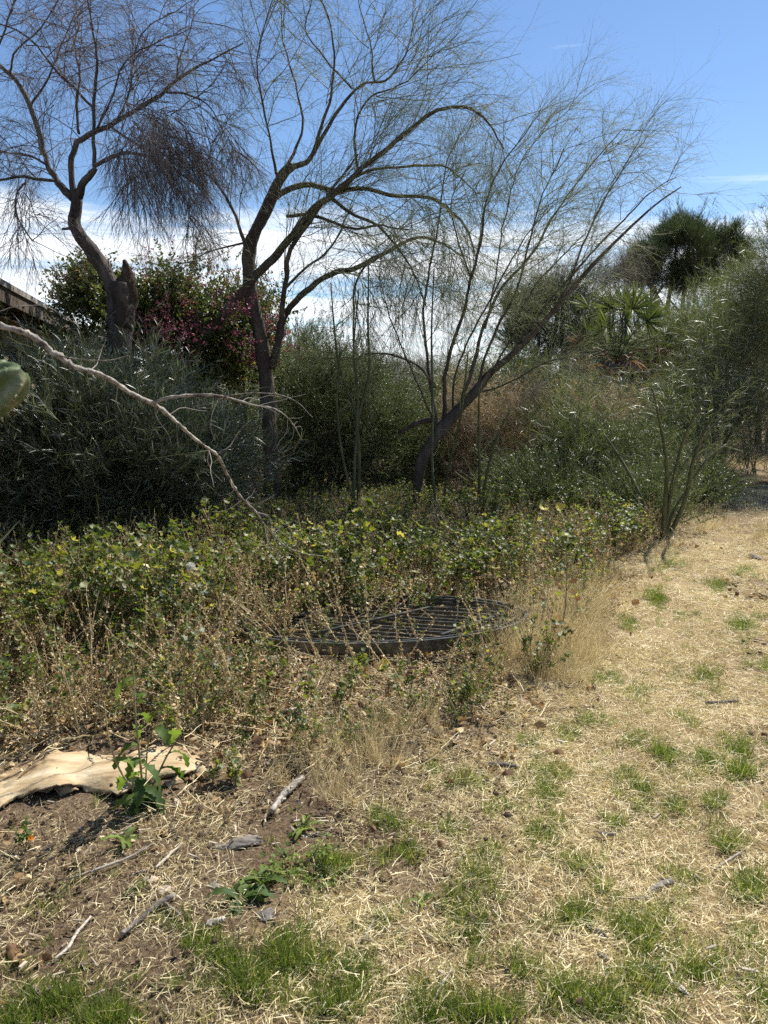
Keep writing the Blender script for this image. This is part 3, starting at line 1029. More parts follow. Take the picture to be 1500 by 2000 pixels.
source_set('bare', [src_spray(0.5, 26, (0.10, 0.25), 0.003, -0.02, 'grass', [M['twig_grey'], M['twig_grey']], 4, 0.6, 3, (0.5, 0.3)) for _ in range(4)])


# ------------------------------------------------------------------ house on the left
def box(mb, x0, x1, y0, y1, z0, z1, mat=0, tint=0.5):
    V = [(x, y, z) for z in (z0, z1) for x, y in ((x0, y0), (x1, y0), (x1, y1), (x0, y1))]
    mb.add(V, Q=[(3, 2, 1, 0), (4, 5, 6, 7), (0, 1, 5, 4), (1, 2, 6, 5), (2, 3, 7, 6), (3, 0, 4, 7)], tint=tint, mat=mat)


def prism(mb, outline_xz, y0, y1, mat=0):
    n = len(outline_xz)
    V = [(x, y0, z) for x, z in outline_xz] + [(x, y1, z) for x, z in outline_xz]
    Q = [(i, (i + 1) % n, n + (i + 1) % n, n + i) for i in range(n)]
    T = [(0, i + 1, i) for i in range(1, n - 1)] + [(n, n + i, n + i + 1) for i in range(1, n - 1)]
    mb.add(V, Q=Q, T=T, mat=mat)


def make_house():
    """Side of a long low house: its eave runs away from the viewer, 3 m up."""
    A = pt(0, 545, 9.0)
    dv = np.array((-0.2335, 0.9724, 0.0))
    nv = np.array((0.9724, 0.2335, 0.0))       # towards the viewer's side
    ez = A[2]
    t0, t1, dep, over, slope = -6.5, 10.8, 8.4, 0.6, 0.36
    c = A + dv * 4 - nv * 4
    h = thing('house', 'low ochre stucco house with brown eave boards behind the bush', 'house', (c[0], c[1], 0))

    def W(t, n, z):
        p = A + dv * t + nv * n
        return (p[0], p[1], z)

    def slab(prof, ta, tb, name, mat, parent=h):
        """profile of (n, z) points swept along the house"""
        m = MB()
        k = len(prof)
        V = [W(ta, n, z) for n, z in prof] + [W(tb, n, z) for n, z in prof]
        Q = [(i, (i + 1) % k, k + (i + 1) % k, k + i) for i in range(k)]
        T = [(0, i + 1, i) for i in range(1, k - 1)] + [(k, k + i, k + i + 1) for i in range(1, k - 1)]
        m.add(V, Q=Q, T=T)
        o = m.build(name, M[mat], h, smooth=False)
        return o
    rz = ez + slope * dep / 2
    zw = ez - 0.20
    slab([(-over, 0), (-over, zw), (-dep / 2, rz - 0.32), (-dep + over, zw), (-dep + over, 0)], t0 + 0.4, t1 - 0.4, 'wall', 'wall')
    slab([(0.02, ez), (-dep / 2, rz), (-dep, ez), (-dep, ez - 0.05), (-dep / 2, rz - 0.05), (0.02, ez - 0.05)], t0, t1, 'roof', 'shingle')
    slab([(0.0, ez - 0.055), (0.0, ez - 0.25), (-0.03, ez - 0.25), (-0.03, ez - 0.055)], t0, t1, 'fascia', 'fascia')
    slab([(0.03, ez - 0.002), (0.03, ez - 0.075), (0.003, ez - 0.075), (0.003, ez - 0.052), (0.021, ez - 0.052), (0.021, ez - 0.002)], t0, t1, 'drip_edge', 'drip')
    slab([(-0.035, ez - 0.11), (-over + 0.0, ez - 0.11 + slope * 0.2), (-over, ez - 0.13 + slope * 0.2), (-0.035, ez - 0.13)], t0, t1, 'soffit', 'fascia')
    t = t0 + 0.5
    while t < t1 - 0.3:
        slab([(-0.035, ez - 0.135), (-over - 0.002, ez - 0.135 + slope * 0.2), (-over - 0.002, ez - 0.27 + slope * 0.2), (-0.035, ez - 0.24)], t, t + 0.05, 'rafter', 'fascia')
        t += 0.6
    # one window low on the wall, mostly behind the bush
    for ta in (2.0,):
        slab([(-over + 0.03, 2.15), (-over + 0.03, 1.0), (-over + 0.002, 1.0), (-over + 0.002, 2.15)], ta, ta + 1.3, 'window', 'glass')


make_house()


def make_far_building():
    p = pt(980, 745, 44)
    o = thing('building', 'small white roofed building far behind the brown stalks', 'building', (p[0], 46, 0))
    w = MB()
    box(w, p[0] - 2.6, p[0] + 2.2, 45, 50, 0, 2.35)
    w.build('wall', M['wall'], o, smooth=False)
    r = MB()
    box(r, p[0] - 3.0, p[0] + 2.6, 44.6, 50.4, 2.36, 2.85)
    r.build('roof', M['white_paint'], o, smooth=False)
    for k in (-1.4, 0.4):
        g = MB()
        box(g, p[0] + k, p[0] + k + 0.9, 44.93, 45.02, 1.1, 1.95)
        g.build('window', M['glass'], o, smooth=False)


make_far_building()


# ------------------------------------------------------------------ trees drawn limb by limb
def poly3(nodes, d0):
    """nodes: (u, v, r_px[, d]) -> world points and radii."""
    P, R = [], []
    for n in nodes:
        d = n[3] if len(n) > 3 else d0
        P.append(pt(n[0], n[1], d))
        R.append(n[2] * d / FPX)
    return np.array(P), np.array(R)


def base_down(P, R, to=-0.1):
    """Let the first point reach the ground."""
    q = P[0].copy()
    q[2] = to
    return np.vstack([q, P]), np.concatenate([[R[0] * 1.25], R])


class Tree:
    def __init__(s, name, label, cat, trunk_nodes, d0, bark, group=None):
        P, R = poly3(trunk_nodes, d0)
        if P[0][2] > -0.02:
            P, R = base_down(P, R)
        s.d0 = d0
        s.bark = bark
        s.root = thing(name, label, cat, (P[0][0], P[0][1], 0), group)
        s.lines = []      # resampled (12 points) centre lines for sprouting
        mb = MB()
        n = max(14, int(sum(np.linalg.norm(np.diff(P, axis=0), axis=1)) / 0.10))
        SP, SR = spline(P, R, n)
        limb(mb, SP, SR * 0.86, 18, 0.13)
        s.trunk = mb.build('trunk', bark, s.root)
        s.note(P, R)

    def note(s, P, R):
        a, b = spline(P, R, 14)
        s.lines.append((a, b))

    def branch(s, nodes, sides=8, depth=0.0, note=True, rough=0.08):
        P, R = poly3(nodes, s.d0)
        if depth:
            k = np.linspace(0, 1, len(P)) ** 1.3
            off = depth * k
            sc = (P[:, 1] + off) / P[:, 1]
            # move away from or towards the viewer along its own line
            P = np.stack([P[:, 0] * sc, P[:, 1] + off, EYE + (P[:, 2] - EYE) * sc], -1)
        n = max(8, int(sum(np.linalg.norm(np.diff(P, axis=0), axis=1)) / 0.10))
        SP, SR = spline(P, R, n)
        w = np.cumsum(rng.normal(size=SP.shape), axis=0)
        w -= np.linspace(0, 1, n)[:, None] * w[-1]
        SP = SP + w * 0.008 + np.sin(np.linspace(0, 1, n) * n * 0.45 + rng.uniform(0, 6))[:, None] * rng.normal(size=3) * 0.010
        SR = SR * 0.60
        mb = MB()
        limb(mb, SP, SR, sides, rough)
        mb.build('branch', s.bark, s.root)
        if note:
            s.note(P, R)

    def stack(s, skip=0):
        L = s.lines[skip:]
        return np.array([a for a, b in L]), np.array([b for a, b in L])


def crown_twigs(tree, levels, mat_names, start_skip=1, leaves=None, name='crown'):
    """levels: dicts(per, len, K, ang, wander, trop, r, t0) grown in turn; only real tubes."""
    P, R = tree.stack(start_skip)
    mb = MB()
    for i, lv in enumerate(levels):
        S, D, r, pi = sprout(P, R, lv['per'], lv.get('t0', 0.2), 1.0, lv.get('ang', 0.7), lv.get('jit', 0.25), lv.get('bias'), wlen=(i == 0))
        keep = S[:, 2] > lv.get('zmin', 0.3)
        S, D, r = S[keep], D[keep], r[keep]
        L = lv['len'] * rng.uniform(0.45, 1.25, len(S))
        P = grow(S, D, L, lv['K'], lv.get('wander', 0.12), lv.get('trop', (0, 0, 0)), lv.get('curl', 0.0))
        r0 = np.minimum(r * 0.65, lv['r'])
        R = taper(P, r0, r0 * lv.get('tip', 0.45))
        tubes(mb, P, R, lv.get('sides', 3), tint=np.clip(rng.normal(lv.get('tint', 0.45), 0.18, len(S)), 0, 1), mat=lv.get('mat', 0))
    if leaves:
        S, D, r, pi = sprout(P, R, leaves['per'], 0.1, 1.0, 0.7, 0.3)
        blades(mb, S, D, rng.uniform(*leaves['len'], len(S)), leaves['w'], K=3, wander=0.05, trop=(0, 0, leaves.get('droop', -0.1)),
               tint=np.clip(rng.normal(0.5, 0.25, len(S)), 0, 1), mat=leaves['mat'])
    o = mb.build(name, [M[m] for m in mat_names], tree.root)
    o['kind'] = 'stuff'
    return o


# --- dead pine, upper left ------------------------------------------------------------
dp = Tree('dead_pine_tree', 'bare dead tree with thick leaning dark trunk, a broken stump and dark drooping twigs', 'tree',
          [(238, 1010, 30), (238, 850, 28), (236, 700, 26), (236, 600, 27), (232, 555, 27)], 10.0, M['bark_pine'])
# split stump top
mb = MB()
P, R = poly3([(236, 640, 24), (239, 595, 22), (244, 560, 18), (247, 532, 10), (243, 508, 4)], 10.0)
SP, SR = spline(P, R, 16)
limb(mb, SP, SR, 14, 0.26)
mb.build('broken_stub', M['stump'], dp.root)
dp.branch([(236, 600, 24), (205, 540, 23), (180, 495, 22), (158, 462, 21), (145, 432, 18), (148, 400, 16), (146, 376, 15)], 12, 0, note=False, rough=0.12)
dp.branch([(146, 445, 9), (134, 447, 5), (122, 446, 4)], 7, 0, note=False)
dp.branch([(146, 388, 14), (122, 362, 10), (103, 342, 9), (89, 305, 8), (76, 250, 8), (46, 180, 7), (12, 140, 6), (-40, 90, 5), (-110, 10, 3)], 9, 0.3)
dp.branch([(107, 350, 5), (76, 348, 5), (36, 345, 4), (-8, 353, 3.5), (-70, 345, 2)], 7, -0.5)
dp.branch([(88, 325, 4), (66, 313, 3.5), (36, 303, 3), (-10, 294, 2.5), (-60, 270, 1.5)], 6, 0.6)
dp.branch([(54, 350, 3.2), (36, 378, 3), (30, 410, 2.6), (42, 445, 2), (64, 470, 1.4)], 6, -0.3)
dp.branch([(46, 376, 2), (62, 410, 1.6), (80, 440, 1)], 5, -0.2)
dp.branch([(150, 395, 14), (140, 362, 9), (137, 320, 8.5), (148, 286, 8.5), (168, 264, 8), (208, 242, 7), (262, 218, 6.5), (306, 192, 6), (338, 158, 5), (382, 126, 4), (438, 98, 2.5), (475, 88, 1.5)], 9, 0.4)
dp.branch([(152, 388, 13), (164, 360, 12), (178, 342, 11), (184, 330, 7)], 10, -0.1, note=False, rough=0.14)
dp.branch([(183, 335, 6), (184, 280, 5.5), (185, 220, 5), (187, 160, 4.5), (190, 110, 3.5), (182, 50, 2.5), (170, -20, 1.8)], 8, -0.4)
dp.branch([(188, 328, 6.5), (222, 306, 6), (244, 298, 5), (292, 308, 4), (345, 332, 3), (390, 365, 1.8)], 8, -0.6)
dp.branch([(157, 262, 4.5), (150, 225, 4), (151, 180, 3.6), (156, 140, 3), (150, 90, 2.4), (160, 30, 1.6)], 7, 0.7)
dp.branch([(184, 212, 4.5), (152, 178, 4), (118, 146, 3.5), (84, 102, 3), (40, 60, 2.4), (-20, 40, 1.6)], 7, -0.8)
dp.branch([(212, 240, 4), (240, 262, 3.5), (275, 285, 3), (320, 300, 2), (365, 320, 1.5)], 6, -0.5)
dp.branch([(225, 234, 4), (252, 180, 3.2), (262, 120, 2.6), (285, 60, 2), (330, 25, 1.4)], 6, 0.6)
dp.branch([(190, 250, 3.4), (222, 180, 3), (240, 130, 2.4), (290, 90, 1.8), (320, 88, 1.2)], 6, -0.9)
dp.branch([(343, 155, 3.2), (350, 110, 2.4), (372, 60, 1.6), (380, 20, 1)], 6, 0.3)
dp.branch([(320, 180, 3.8), (360, 185, 3), (405, 205, 2.4), (432, 250, 1.6)], 6, -0.4)
dp.branch([(60, 210, 3.6), (90, 160, 3), (120, 90, 2.4), (150, 20, 1.6)], 6, 0.5)
dp.branch([(20, 150, 3.6), (40, 100, 3), (90, 50, 2.4), (120, -10, 1.6)], 6, -0.5)
dp.branch([(-10, 110, 3.6), (10, 60, 3), (30, 10, 2.4), (60, -40, 1.6)], 6, 0.2)
# twigs: spread twigs, then drooping ones
crown_twigs(dp, [dict(per=13, len=0.8, K=7, ang=0.8, wander=0.16, trop=(0, 0, -0.07), r=0.0065, t0=0.22, sides=4),
                 dict(per=8, len=0.50, K=6, ang=0.65, wander=0.16, trop=(0, 0, -0.13), r=0.0042),
                 dict(per=5, len=0.30, K=5, ang=0.6, wander=0.16, trop=(0, 0, -0.16), r=0.0026, tip=0.5)],
            ['twig_dead'], 1)
# the dense hanging mass under the right-hand limb
hp = Tree.__new__(Tree)
hp.root, hp.lines, hp.d0 = dp.root, [], 10.0
for nodes in ([(255, 225, 4), (300, 230, 3), (330, 300, 2)], [(290, 200, 4), (340, 240, 3), (370, 330, 2)], [(310, 190, 4), (370, 220, 3), (420, 300, 2)],
              [(244, 298, 4), (290, 330, 3), (300, 390, 2)], [(290, 310, 4), (340, 345, 3), (350, 400, 2)], [(275, 285, 3), (320, 300, 3), (400, 330, 2)],
              [(340, 160, 4), (400, 190, 3), (430, 260, 2)], [(262, 240, 4), (280, 300, 3), (285, 380, 2)]):
    P, R = poly3(nodes, 10.0 - 0.2)
    hp.note(P + rng.normal(size=(1, 3)) * np.array((0.1, 0.6, 0.1)), R)
crown_twigs(hp, [dict(per=19, len=0.72, K=7, ang=0.9, wander=0.17, trop=(0.02, 0, -0.16), r=0.007, t0=0.0, sides=4),
                 dict(per=7, len=0.42, K=6, ang=0.6, wander=0.14, trop=(0, 0, -0.18), r=0.004),
                 dict(per=6, len=0.26, K=5, ang=0.45, wander=0.12, trop=(0, 0, -0.2), r=0.0028, tip=0.5)],
            ['twig_dead'], 0, name='hanging_twigs')

# --- central palo verde ----------------------------------------------------------------
pv = Tree('palo_verde_tree', 'large leafless palo verde tree with dark trunk and arching green twigs, at centre', 'tree',
          [(532, 1000, 19), (530, 900, 17), (524, 800, 16), (516, 715, 16), (506, 645, 15), (492, 585, 14), (486, 520, 14), (494, 465, 13), (522, 405, 12), (546, 350, 11), (570, 322, 9)], 11.0, M['bark_dark'])
pv.branch([(570, 322, 9), (604, 310, 7), (622, 250, 5), (640, 190, 4), (652, 110, 3), (640, 30, 2), (600, -40, 1.2)], 7, -0.5)
pv.branch([(604, 310, 7), (650, 240, 5), (700, 175, 4), (760, 155, 3), (800, 90, 2.2), (820, 10, 1.4)], 7, 0.6)
pv.branch([(556, 338, 6), (590, 260, 4), (585, 190, 3.2), (560, 100, 2.5), (548, 10, 1.6)], 6, 0.8)
pv.branch([(546, 350, 5), (528, 280, 3.6), (510, 190, 3), (508, 100, 2), (530, 0, 1.4)], 6, -0.9)
pv.branch([(532, 392, 9), (562, 378, 9), (605, 367, 8.5), (645, 378, 8), (700, 374, 7), (775, 384, 6), (840, 388, 5.5), (880, 412, 5), (912, 450, 4), (928, 500, 2.5)], 9, 0.5)
pv.branch([(345, 730, 14), (400, 655, 14), (450, 592, 14), (500, 532, 13), (545, 482, 12), (590, 428, 11), (628, 390, 10), (680, 350, 8), (740, 305, 7), (798, 256, 6), (850, 216, 5), (900, 210, 4), (950, 238, 3), (985, 290, 2)], 10, -0.6)
pv.branch([(528, 720, 13), (540, 680, 13), (549, 640, 10), (546, 600, 8), (554, 540, 7.5), (562, 490, 7), (590, 446, 6), (615, 418, 5), (640, 380, 3.5), (700, 300, 2.4)], 9, -0.4)
pv.branch([(542, 668, 11), (556, 616, 11), (590, 572, 10), (640, 540, 9), (700, 520, 8), (762, 490, 6), (812, 468, 5), (860, 470, 3.5), (905, 500, 2)], 9, 0.9)
pv.branch([(484, 512, 6), (474, 470, 6), (463, 437, 5), (432, 372, 4), (396, 332, 3), (345, 300, 2), (322, 242, 1.4)], 7, -0.7)
pv.branch([(414, 348, 2.4), (405, 318, 2), (412, 290, 1.4), (400, 250, 1)], 5, -0.7)
pv.branch([(560, 420, 6), (610, 420, 5), (680, 450, 4), (740, 440, 3), (800, 450, 2)], 7, -0.9)
pv.branch([(760, 490, 4.5), (700, 540, 3.4), (696, 620, 3), (690, 700, 2.4)], 6, -0.4)
pv.branch([(640, 375, 6), (690, 420, 5), (745, 450, 4), (800, 520, 3), (830, 600, 2)], 7, -0.3)
pv.branch([(700, 340, 5), (690, 270, 4), (720, 200, 3), (790, 160, 2.2), (850, 100, 1.4)], 6, 0.4)
pv.branch([(650, 376, 6), (720, 330, 5), (800, 320, 4), (880, 330, 3), (930, 380, 2)], 7, 0.9)
pv.branch([(560, 560, 5), (600, 520, 4), (650, 480, 3), (690, 400, 2)], 6, 0.5)
pv.branch([(493, 470, 4), (455, 480, 3), (410, 490, 2.4), (370, 520, 1.6)], 6, 0.3)
pv.branch([(690, 172, 3), (640, 120, 2.4), (600, 60, 2), (610, 0, 1.4)], 6, -0.4)
pv.branch([(730, 160, 3), (720, 90, 2.2), (700, 10, 1.4), (690, -60, 1)], 6, 0.5)
crown_twigs(pv, [dict(per=13, len=1.25, K=9, ang=0.65, wander=0.11, trop=(0.02, 0, 0.035), r=0.0065, t0=0.25, sides=4, curl=0.03, mat=1, zmin=2.2),
                 dict(per=9, len=0.75, K=7, ang=0.6, wander=0.14, trop=(0.01, 0, -0.05), r=0.0034, curl=0.04),
                 dict(per=5, len=0.42, K=6, ang=0.6, wander=0.13, trop=(0, 0, -0.06), r=0.0021, tip=0.5, tint=0.7)],
            ['twig_green', 'bark_green'], 1, leaves=dict(per=1.0, len=(0.02, 0.05), w=0.004, mat=0))
# hanging fine veil below the arches
hp.root, hp.lines, hp.d0 = pv.root, [], 11.0
for nodes in ([(610, 400, 4), (680, 430, 3), (720, 500, 2)], [(700, 400, 4), (760, 440, 3), (800, 520, 2)], [(780, 390, 4), (850, 430, 3), (880, 520, 2)],
              [(480, 450, 4), (430, 460, 3), (380, 500, 2)], [(860, 220, 4), (940, 260, 3), (960, 350, 2)], [(640, 540, 4), (700, 560, 3), (740, 620, 2)],
              [(720, 500, 4), (800, 540, 3), (840, 620, 2)], [(760, 490, 4), (860, 500, 3), (900, 580, 2)]):
    P, R = poly3(nodes, 10.7)
    hp.note(P + rng.normal(size=(1, 3)) * np.array((0, 0.5, 0)), R)
crown_twigs(hp, [dict(per=12, len=0.8, K=8, ang=0.8, wander=0.12, trop=(0, 0, -0.09), r=0.005, t0=0.0, sides=4, curl=0.03),
                 dict(per=8, len=0.55, K=7, ang=0.5, wander=0.12, trop=(0, 0, -0.12), r=0.0028),
                 dict(per=5, len=0.35, K=5, ang=0.5, wander=0.12, trop=(0, 0, -0.12), r=0.0022, tip=0.5, tint=0.6)],
            ['twig_green'], 0, name='hanging_twigs')

# --- right-hand palo verde --------------------------------------------------------------
pr = Tree('palo_verde_tree', 'many stemmed palo verde tree leaning right with a wide fan of thin bare branches', 'tree',
          [(812, 1000, 11), (820, 915, 12), (838, 872, 12), (866, 835, 14), (893, 803, 12), (926, 768, 11), (958, 728, 8), (1000, 692, 7), (1050, 642, 6), (1104, 580, 5), (1160, 515, 4), (1220, 455, 3), (1280, 400, 2), (1330, 365, 1.2)], 10.2, M['bark_dark'])
pr.branch([(862, 838, 11), (845, 822, 9), (812, 828, 8), (778, 846, 7)], 8, 0.2, note=False)
pr.branch([(868, 832, 8), (866, 780, 7), (868, 730, 6), (882, 670, 5.5), (905, 606, 5), (918, 540, 4.5), (938, 470, 4), (948, 400, 3), (985, 320, 2.2), (1040, 240, 1.4)], 8, -0.4)
pr.branch([(905, 792, 7), (932, 712, 6), (948, 640, 5), (990, 560, 4.5), (1042, 500, 4), (1100, 400, 3), (1170, 310, 2), (1220, 250, 1.2)], 8, 0.5)
pr.branch([(855, 838, 6), (846, 760, 5), (835, 690, 4.5), (830, 610, 4), (838, 520, 3.5), (855, 430, 3), (870, 340, 2), (900, 250, 1.2)], 7, 0.7)
pr.branch([(928, 768, 5), (945, 700, 4.5), (975, 630, 4), (1005, 570, 3.4), (1030, 470, 2.6), (1060, 380, 2), (1100, 290, 1.2)], 7, -0.8)
pr.branch([(1000, 692, 5), (1060, 600, 4.5), (1130, 520, 3.6), (1200, 440, 2.8), (1270, 380, 2), (1320, 345, 1.2)], 7, 0.6)
pr.branch([(1052, 640, 4.4), (1110, 560, 3.6), (1150, 450, 2.8), (1200, 360, 2), (1240, 290, 1.2)], 7, -0.5)
pr.branch([(965, 722, 4), (1000, 660, 3.4), (1020, 600, 3), (1080, 520, 2.4), (1140, 460, 1.6)], 6, 0.3)
pr.branch([(880, 815, 4), (890, 740, 3.4), (920, 660, 3), (960, 590, 2.6), (1010, 500, 2), (1050, 430, 1.3)], 6, -0.9)
pr.branch([(850, 835, 3.6), (820, 760, 3), (790, 700, 2.6), (760, 620, 2), (740, 540, 1.4)], 6, -0.5)
pr.branch([(848, 755, 3.6), (815, 712, 3.2), (770, 692, 3.2), (730, 692, 3), (695, 702, 2.4)], 6, 0.3)
pr.branch([(918, 540, 3), (890, 470, 2.6), (880, 400, 2), (910, 330, 1.4)], 6, 0.4)
pr.branch([(948, 640, 3), (970, 520, 2.6), (985, 430, 2), (1010, 330, 1.6), (1070, 250, 1.2), (1130, 200, 0.8)], 6, 0.9)
pr.branch([(926, 768, 3.4), (1000, 742, 2.6), (1060, 712, 2), (1110, 700, 1.4)], 6, -0.5)
crown_twigs(pr, [dict(per=16, len=0.72, K=9, ang=0.6, wander=0.12, trop=(0.04, 0, -0.01), r=0.0055, t0=0.25, sides=4, curl=0.03, mat=1, zmin=1.9),
                 dict(per=9, len=0.6, K=7, ang=0.6, wander=0.13, trop=(0.02, 0, -0.03), r=0.0030, curl=0.03),
                 dict(per=5, len=0.36, K=6, ang=0.55, wander=0.12, trop=(0.01, 0, -0.03), r=0.0019, tip=0.5, tint=0.7)],
            ['twig_green', 'bark_green'], 1, leaves=dict(per=0.6, len=(0.02, 0.045), w=0.0035, mat=0))

# --- slender saplings in front of the shade, each a thing -----------------------------------
def sapling(label, stems, d0, per=8, leafkey=None, twl=0.4, cat='sapling', group=None, tw=0.004, mats=('twig_green', 'leaf_fine'), lw=0.004, ll=(0.03, 0.06), lper=3, trop=(0, 0, 0.02)):
    P0, R0 = poly3(stems[0], d0)
    root = thing('sapling', label, cat, (P0[0][0], P0[0][1], 0), group)
    lines = []
    for st in stems:
        P, R = poly3(st, d0)
        R = R * 1.25
        off = rng.normal() * 0.35 * np.linspace(0, 1, len(P))
        P[:, 1] += off
        mb = MB()
        SP, SR = spline(P, R, 18)
        limb(mb, SP, SR, 6, 0.05)
        mb.build('stem', M['bark_young'], root)
        lines.append(spline(P, R, 14))
    Pn = np.array([a for a, b in lines])
    Rn = np.array([b for a, b in lines])
    mb = MB()
    S, D, r, pi = sprout(Pn, Rn, per, 0.25, 1.0, 0.6, 0.2)
    A = grow(S, D, twl * rng.uniform(0.4, 1.2, len(S)), 7, 0.1, trop)
    RA = taper(A, np.minimum(r * 0.7, tw), np.full(len(S), 0.001))
    tubes(mb, A, RA, 3, tint=0.5, mat=0)
    S, D, r, pi = sprout(A, RA, lper * 3, 0.1, 1, 0.6, 0.25)
    blades(mb, S, D, rng.uniform(*ll, len(S)), lw, K=4, wander=0.06, trop=(0, 0, -0.12), tint=np.clip(rng.normal(0.5, 0.25, len(S)), 0, 1), mat=1, shape='lance')
    o = mb.build('crown', [M[m] for m in mats], root)
    o['kind'] = 'stuff'
    return root


sapling('green stemmed young palo verde fanning from one base beside the path', [
    [(1293, 1072, 4), (1300, 1010, 3.4), (1322, 945, 3), (1352, 900, 2.6), (1392, 850, 2), (1440, 800, 1.2)],
    [(1292, 1072, 4), (1298, 1005, 3.4), (1306, 930, 2.8), (1318, 860, 2.2), (1345, 790, 1.5), (1370, 740, 1)],
    [(1291, 1070, 3.4), (1276, 1020, 2.8), (1256, 962, 2.4), (1226, 900, 2), (1196, 850, 1.2)],
    [(1294, 1070, 3.4), (1316, 1010, 2.8), (1350, 960, 2.2), (1392, 905, 1.8), (1440, 870, 1.2)],
    [(1293, 1068, 4), (1290, 980, 3.4), (1284, 900, 2.6), (1262, 820, 2), (1240, 760, 1)],
    [(1296, 1068, 4), (1330, 980, 3.2), (1340, 900, 2.6), (1360, 830, 2), (1400, 770, 1)]], 8.0, per=13, twl=0.36, lper=5, lw=0.0055, ll=(0.04, 0.09))
sapling('thin straight sapling rising before the dark shrub, forked low', [
    [(700, 985, 3), (702, 900, 3), (700, 820, 2.6), (722, 730, 2.2), (720, 640, 1.6), (722, 520, 1)],
    [(702, 880, 3), (692, 800, 2.4), (665, 720, 2), (655, 640, 1.4), (650, 560, 0.9)]], 9.4, per=12)
sapling('thin upright sapling left of the leaning trunk', [
    [(690, 990, 3), (692, 900, 2.6), (698, 780, 2), (690, 680, 1.6), (700, 560, 1)],
    [(690, 980, 2.6), (668, 880, 2.2), (660, 780, 1.8), (668, 690, 1.2)]], 9.0, per=10)
sapling('pair of thin green stems right of the leaning trunk base', [
    [(852, 1000, 2.6), (846, 900, 2.4), (850, 780, 2), (850, 640, 1.6), (858, 500, 1)],
    [(866, 1000, 2.4), (870, 920, 2), (890, 820, 1.6), (900, 700, 1)]], 9.3, per=10)
sapling('slender stem with small leaves before the brown stalks', [
    [(935, 1000, 2.6), (932, 920, 2.2), (926, 830, 1.8), (922, 760, 1)],
    [(940, 1000, 2.6), (950, 920, 2.2), (968, 850, 1.8), (990, 800, 1)]], 9.0, per=10)


# ------------------------------------------------------------------ shrubs and background trees
def crown_points(c, rad, n, clumps=26, spread=0.28, lo=0.55, zcut=None):
    """Points in uneven clumps over an ellipsoid's outer volume; returns points and outward directions."""
    c = np.asarray(c, float)
    rad = np.asarray(rad, float)
    d = nrm(rng.normal(size=(clumps, 3)))
    cc = d * rng.uniform(lo, 1.0, (clumps, 1))
    k = rng.integers(0, clumps, n)
    p = cc[k] + rng.normal(size=(n, 3)) * spread * rng.uniform(0.6, 1.2, (clumps, 1))[k]
    out = rng.random(n) < 0.10
    p = np.where(out[:, None], p * rng.uniform(1.1, 1.5, (n, 1)), p)
    keep = np.linalg.norm(p, axis=1) < 1.5
    p = p[keep]
    P = c + p * rad
    if zcut is not None:
        P[:, 2] = np.where(P[:, 2] < zcut, zcut + rng.random(len(P)) * 0.4 * rad[2], P[:, 2])
    D = nrm(p * rad + rng.normal(size=p.shape) * 0.25 * rad.mean()) + np.array((0, 0, 0.35))
    return P, D


def shrub(name, label, cat, c, rad, key, n, clumps=26, spread=0.28, lo=0.4, size=(0.7, 1.3), stems=7, bark='bark_dark', sr=0.02, group=None, updir=0.35, trunk_d=None, extra=None, zcut=0.25):
    c = np.asarray(c, float)
    root = thing(name, label, cat, (c[0], c[1], 0), group)
    P, D = crown_points(c, rad, n, clumps, spread, lo, zcut)
    D[:, 2] += updir
    o = scatter('crown', key, P, euler_from(D, rng.uniform(0, 2 * PI, len(P))), rng.uniform(*size, len(P)), root)
    if extra:
        for nm, k2, frac, sub in extra:
            m = int(n * frac)
            P2, D2 = crown_points(c + np.array(sub[:3]), np.array(sub[3:6]), m, sub[6], 0.22, 0.5, zcut)
            scatter(nm, k2, P2, euler_from(D2, rng.uniform(0, 2 * PI, len(P2))), rng.uniform(*size, len(P2)), root)
    # stems running up into the crown
    m = stems
    S = np.tile(np.array((c[0], c[1], -0.05)), (m, 1)) + rng.normal(size=(m, 3)) * np.array((0.10, 0.10, 0)) * min(rad[0], 1.5)
    tgt = c + nrm(rng.normal(size=(m, 3)) + np.array((0, 0, 0.6))) * np.asarray(rad) * 0.75
    ln = np.linalg.norm(tgt - S, axis=1)
    D0 = nrm(tgt - S) + np.array((0, 0, 0.5))
    mb = MB()
    A = grow(S, D0, ln, 10, 0.07, (0, 0, 0))
    A = A + (tgt - A[:, -1])[:, None, :] * np.linspace(0, 1, 10)[None, :, None]
    tubes(mb, A, taper(A, np.full(m, sr), np.full(m, sr * 0.3)), 7, mat=0)
    RA = taper(A, np.full(m, sr), np.full(m, sr * 0.3))
    S2, D2, r2, _ = sprout(A, RA, 6, 0.35, 1, 0.7, 0.2)
    B = grow(S2, D2, np.full(len(S2), 0.55 * float(np.mean(rad))), 7, 0.12)
    tubes(mb, B, taper(B, r2 * 0.6, r2 * 0.2), 4, mat=0)
    mb.build('trunk' if cat == 'tree' else 'stems', M[bark], root)
    return root


def cpt(u, v, d, ru, rv, ry=None):
    """centre and radii of a crown seen at (u, v) with half sizes ru, rv pixels."""
    c = pt(u, v, d)
    return c, (ru * d / FPX, ry if ry else ru * d / FPX * 0.8, rv * d / FPX)


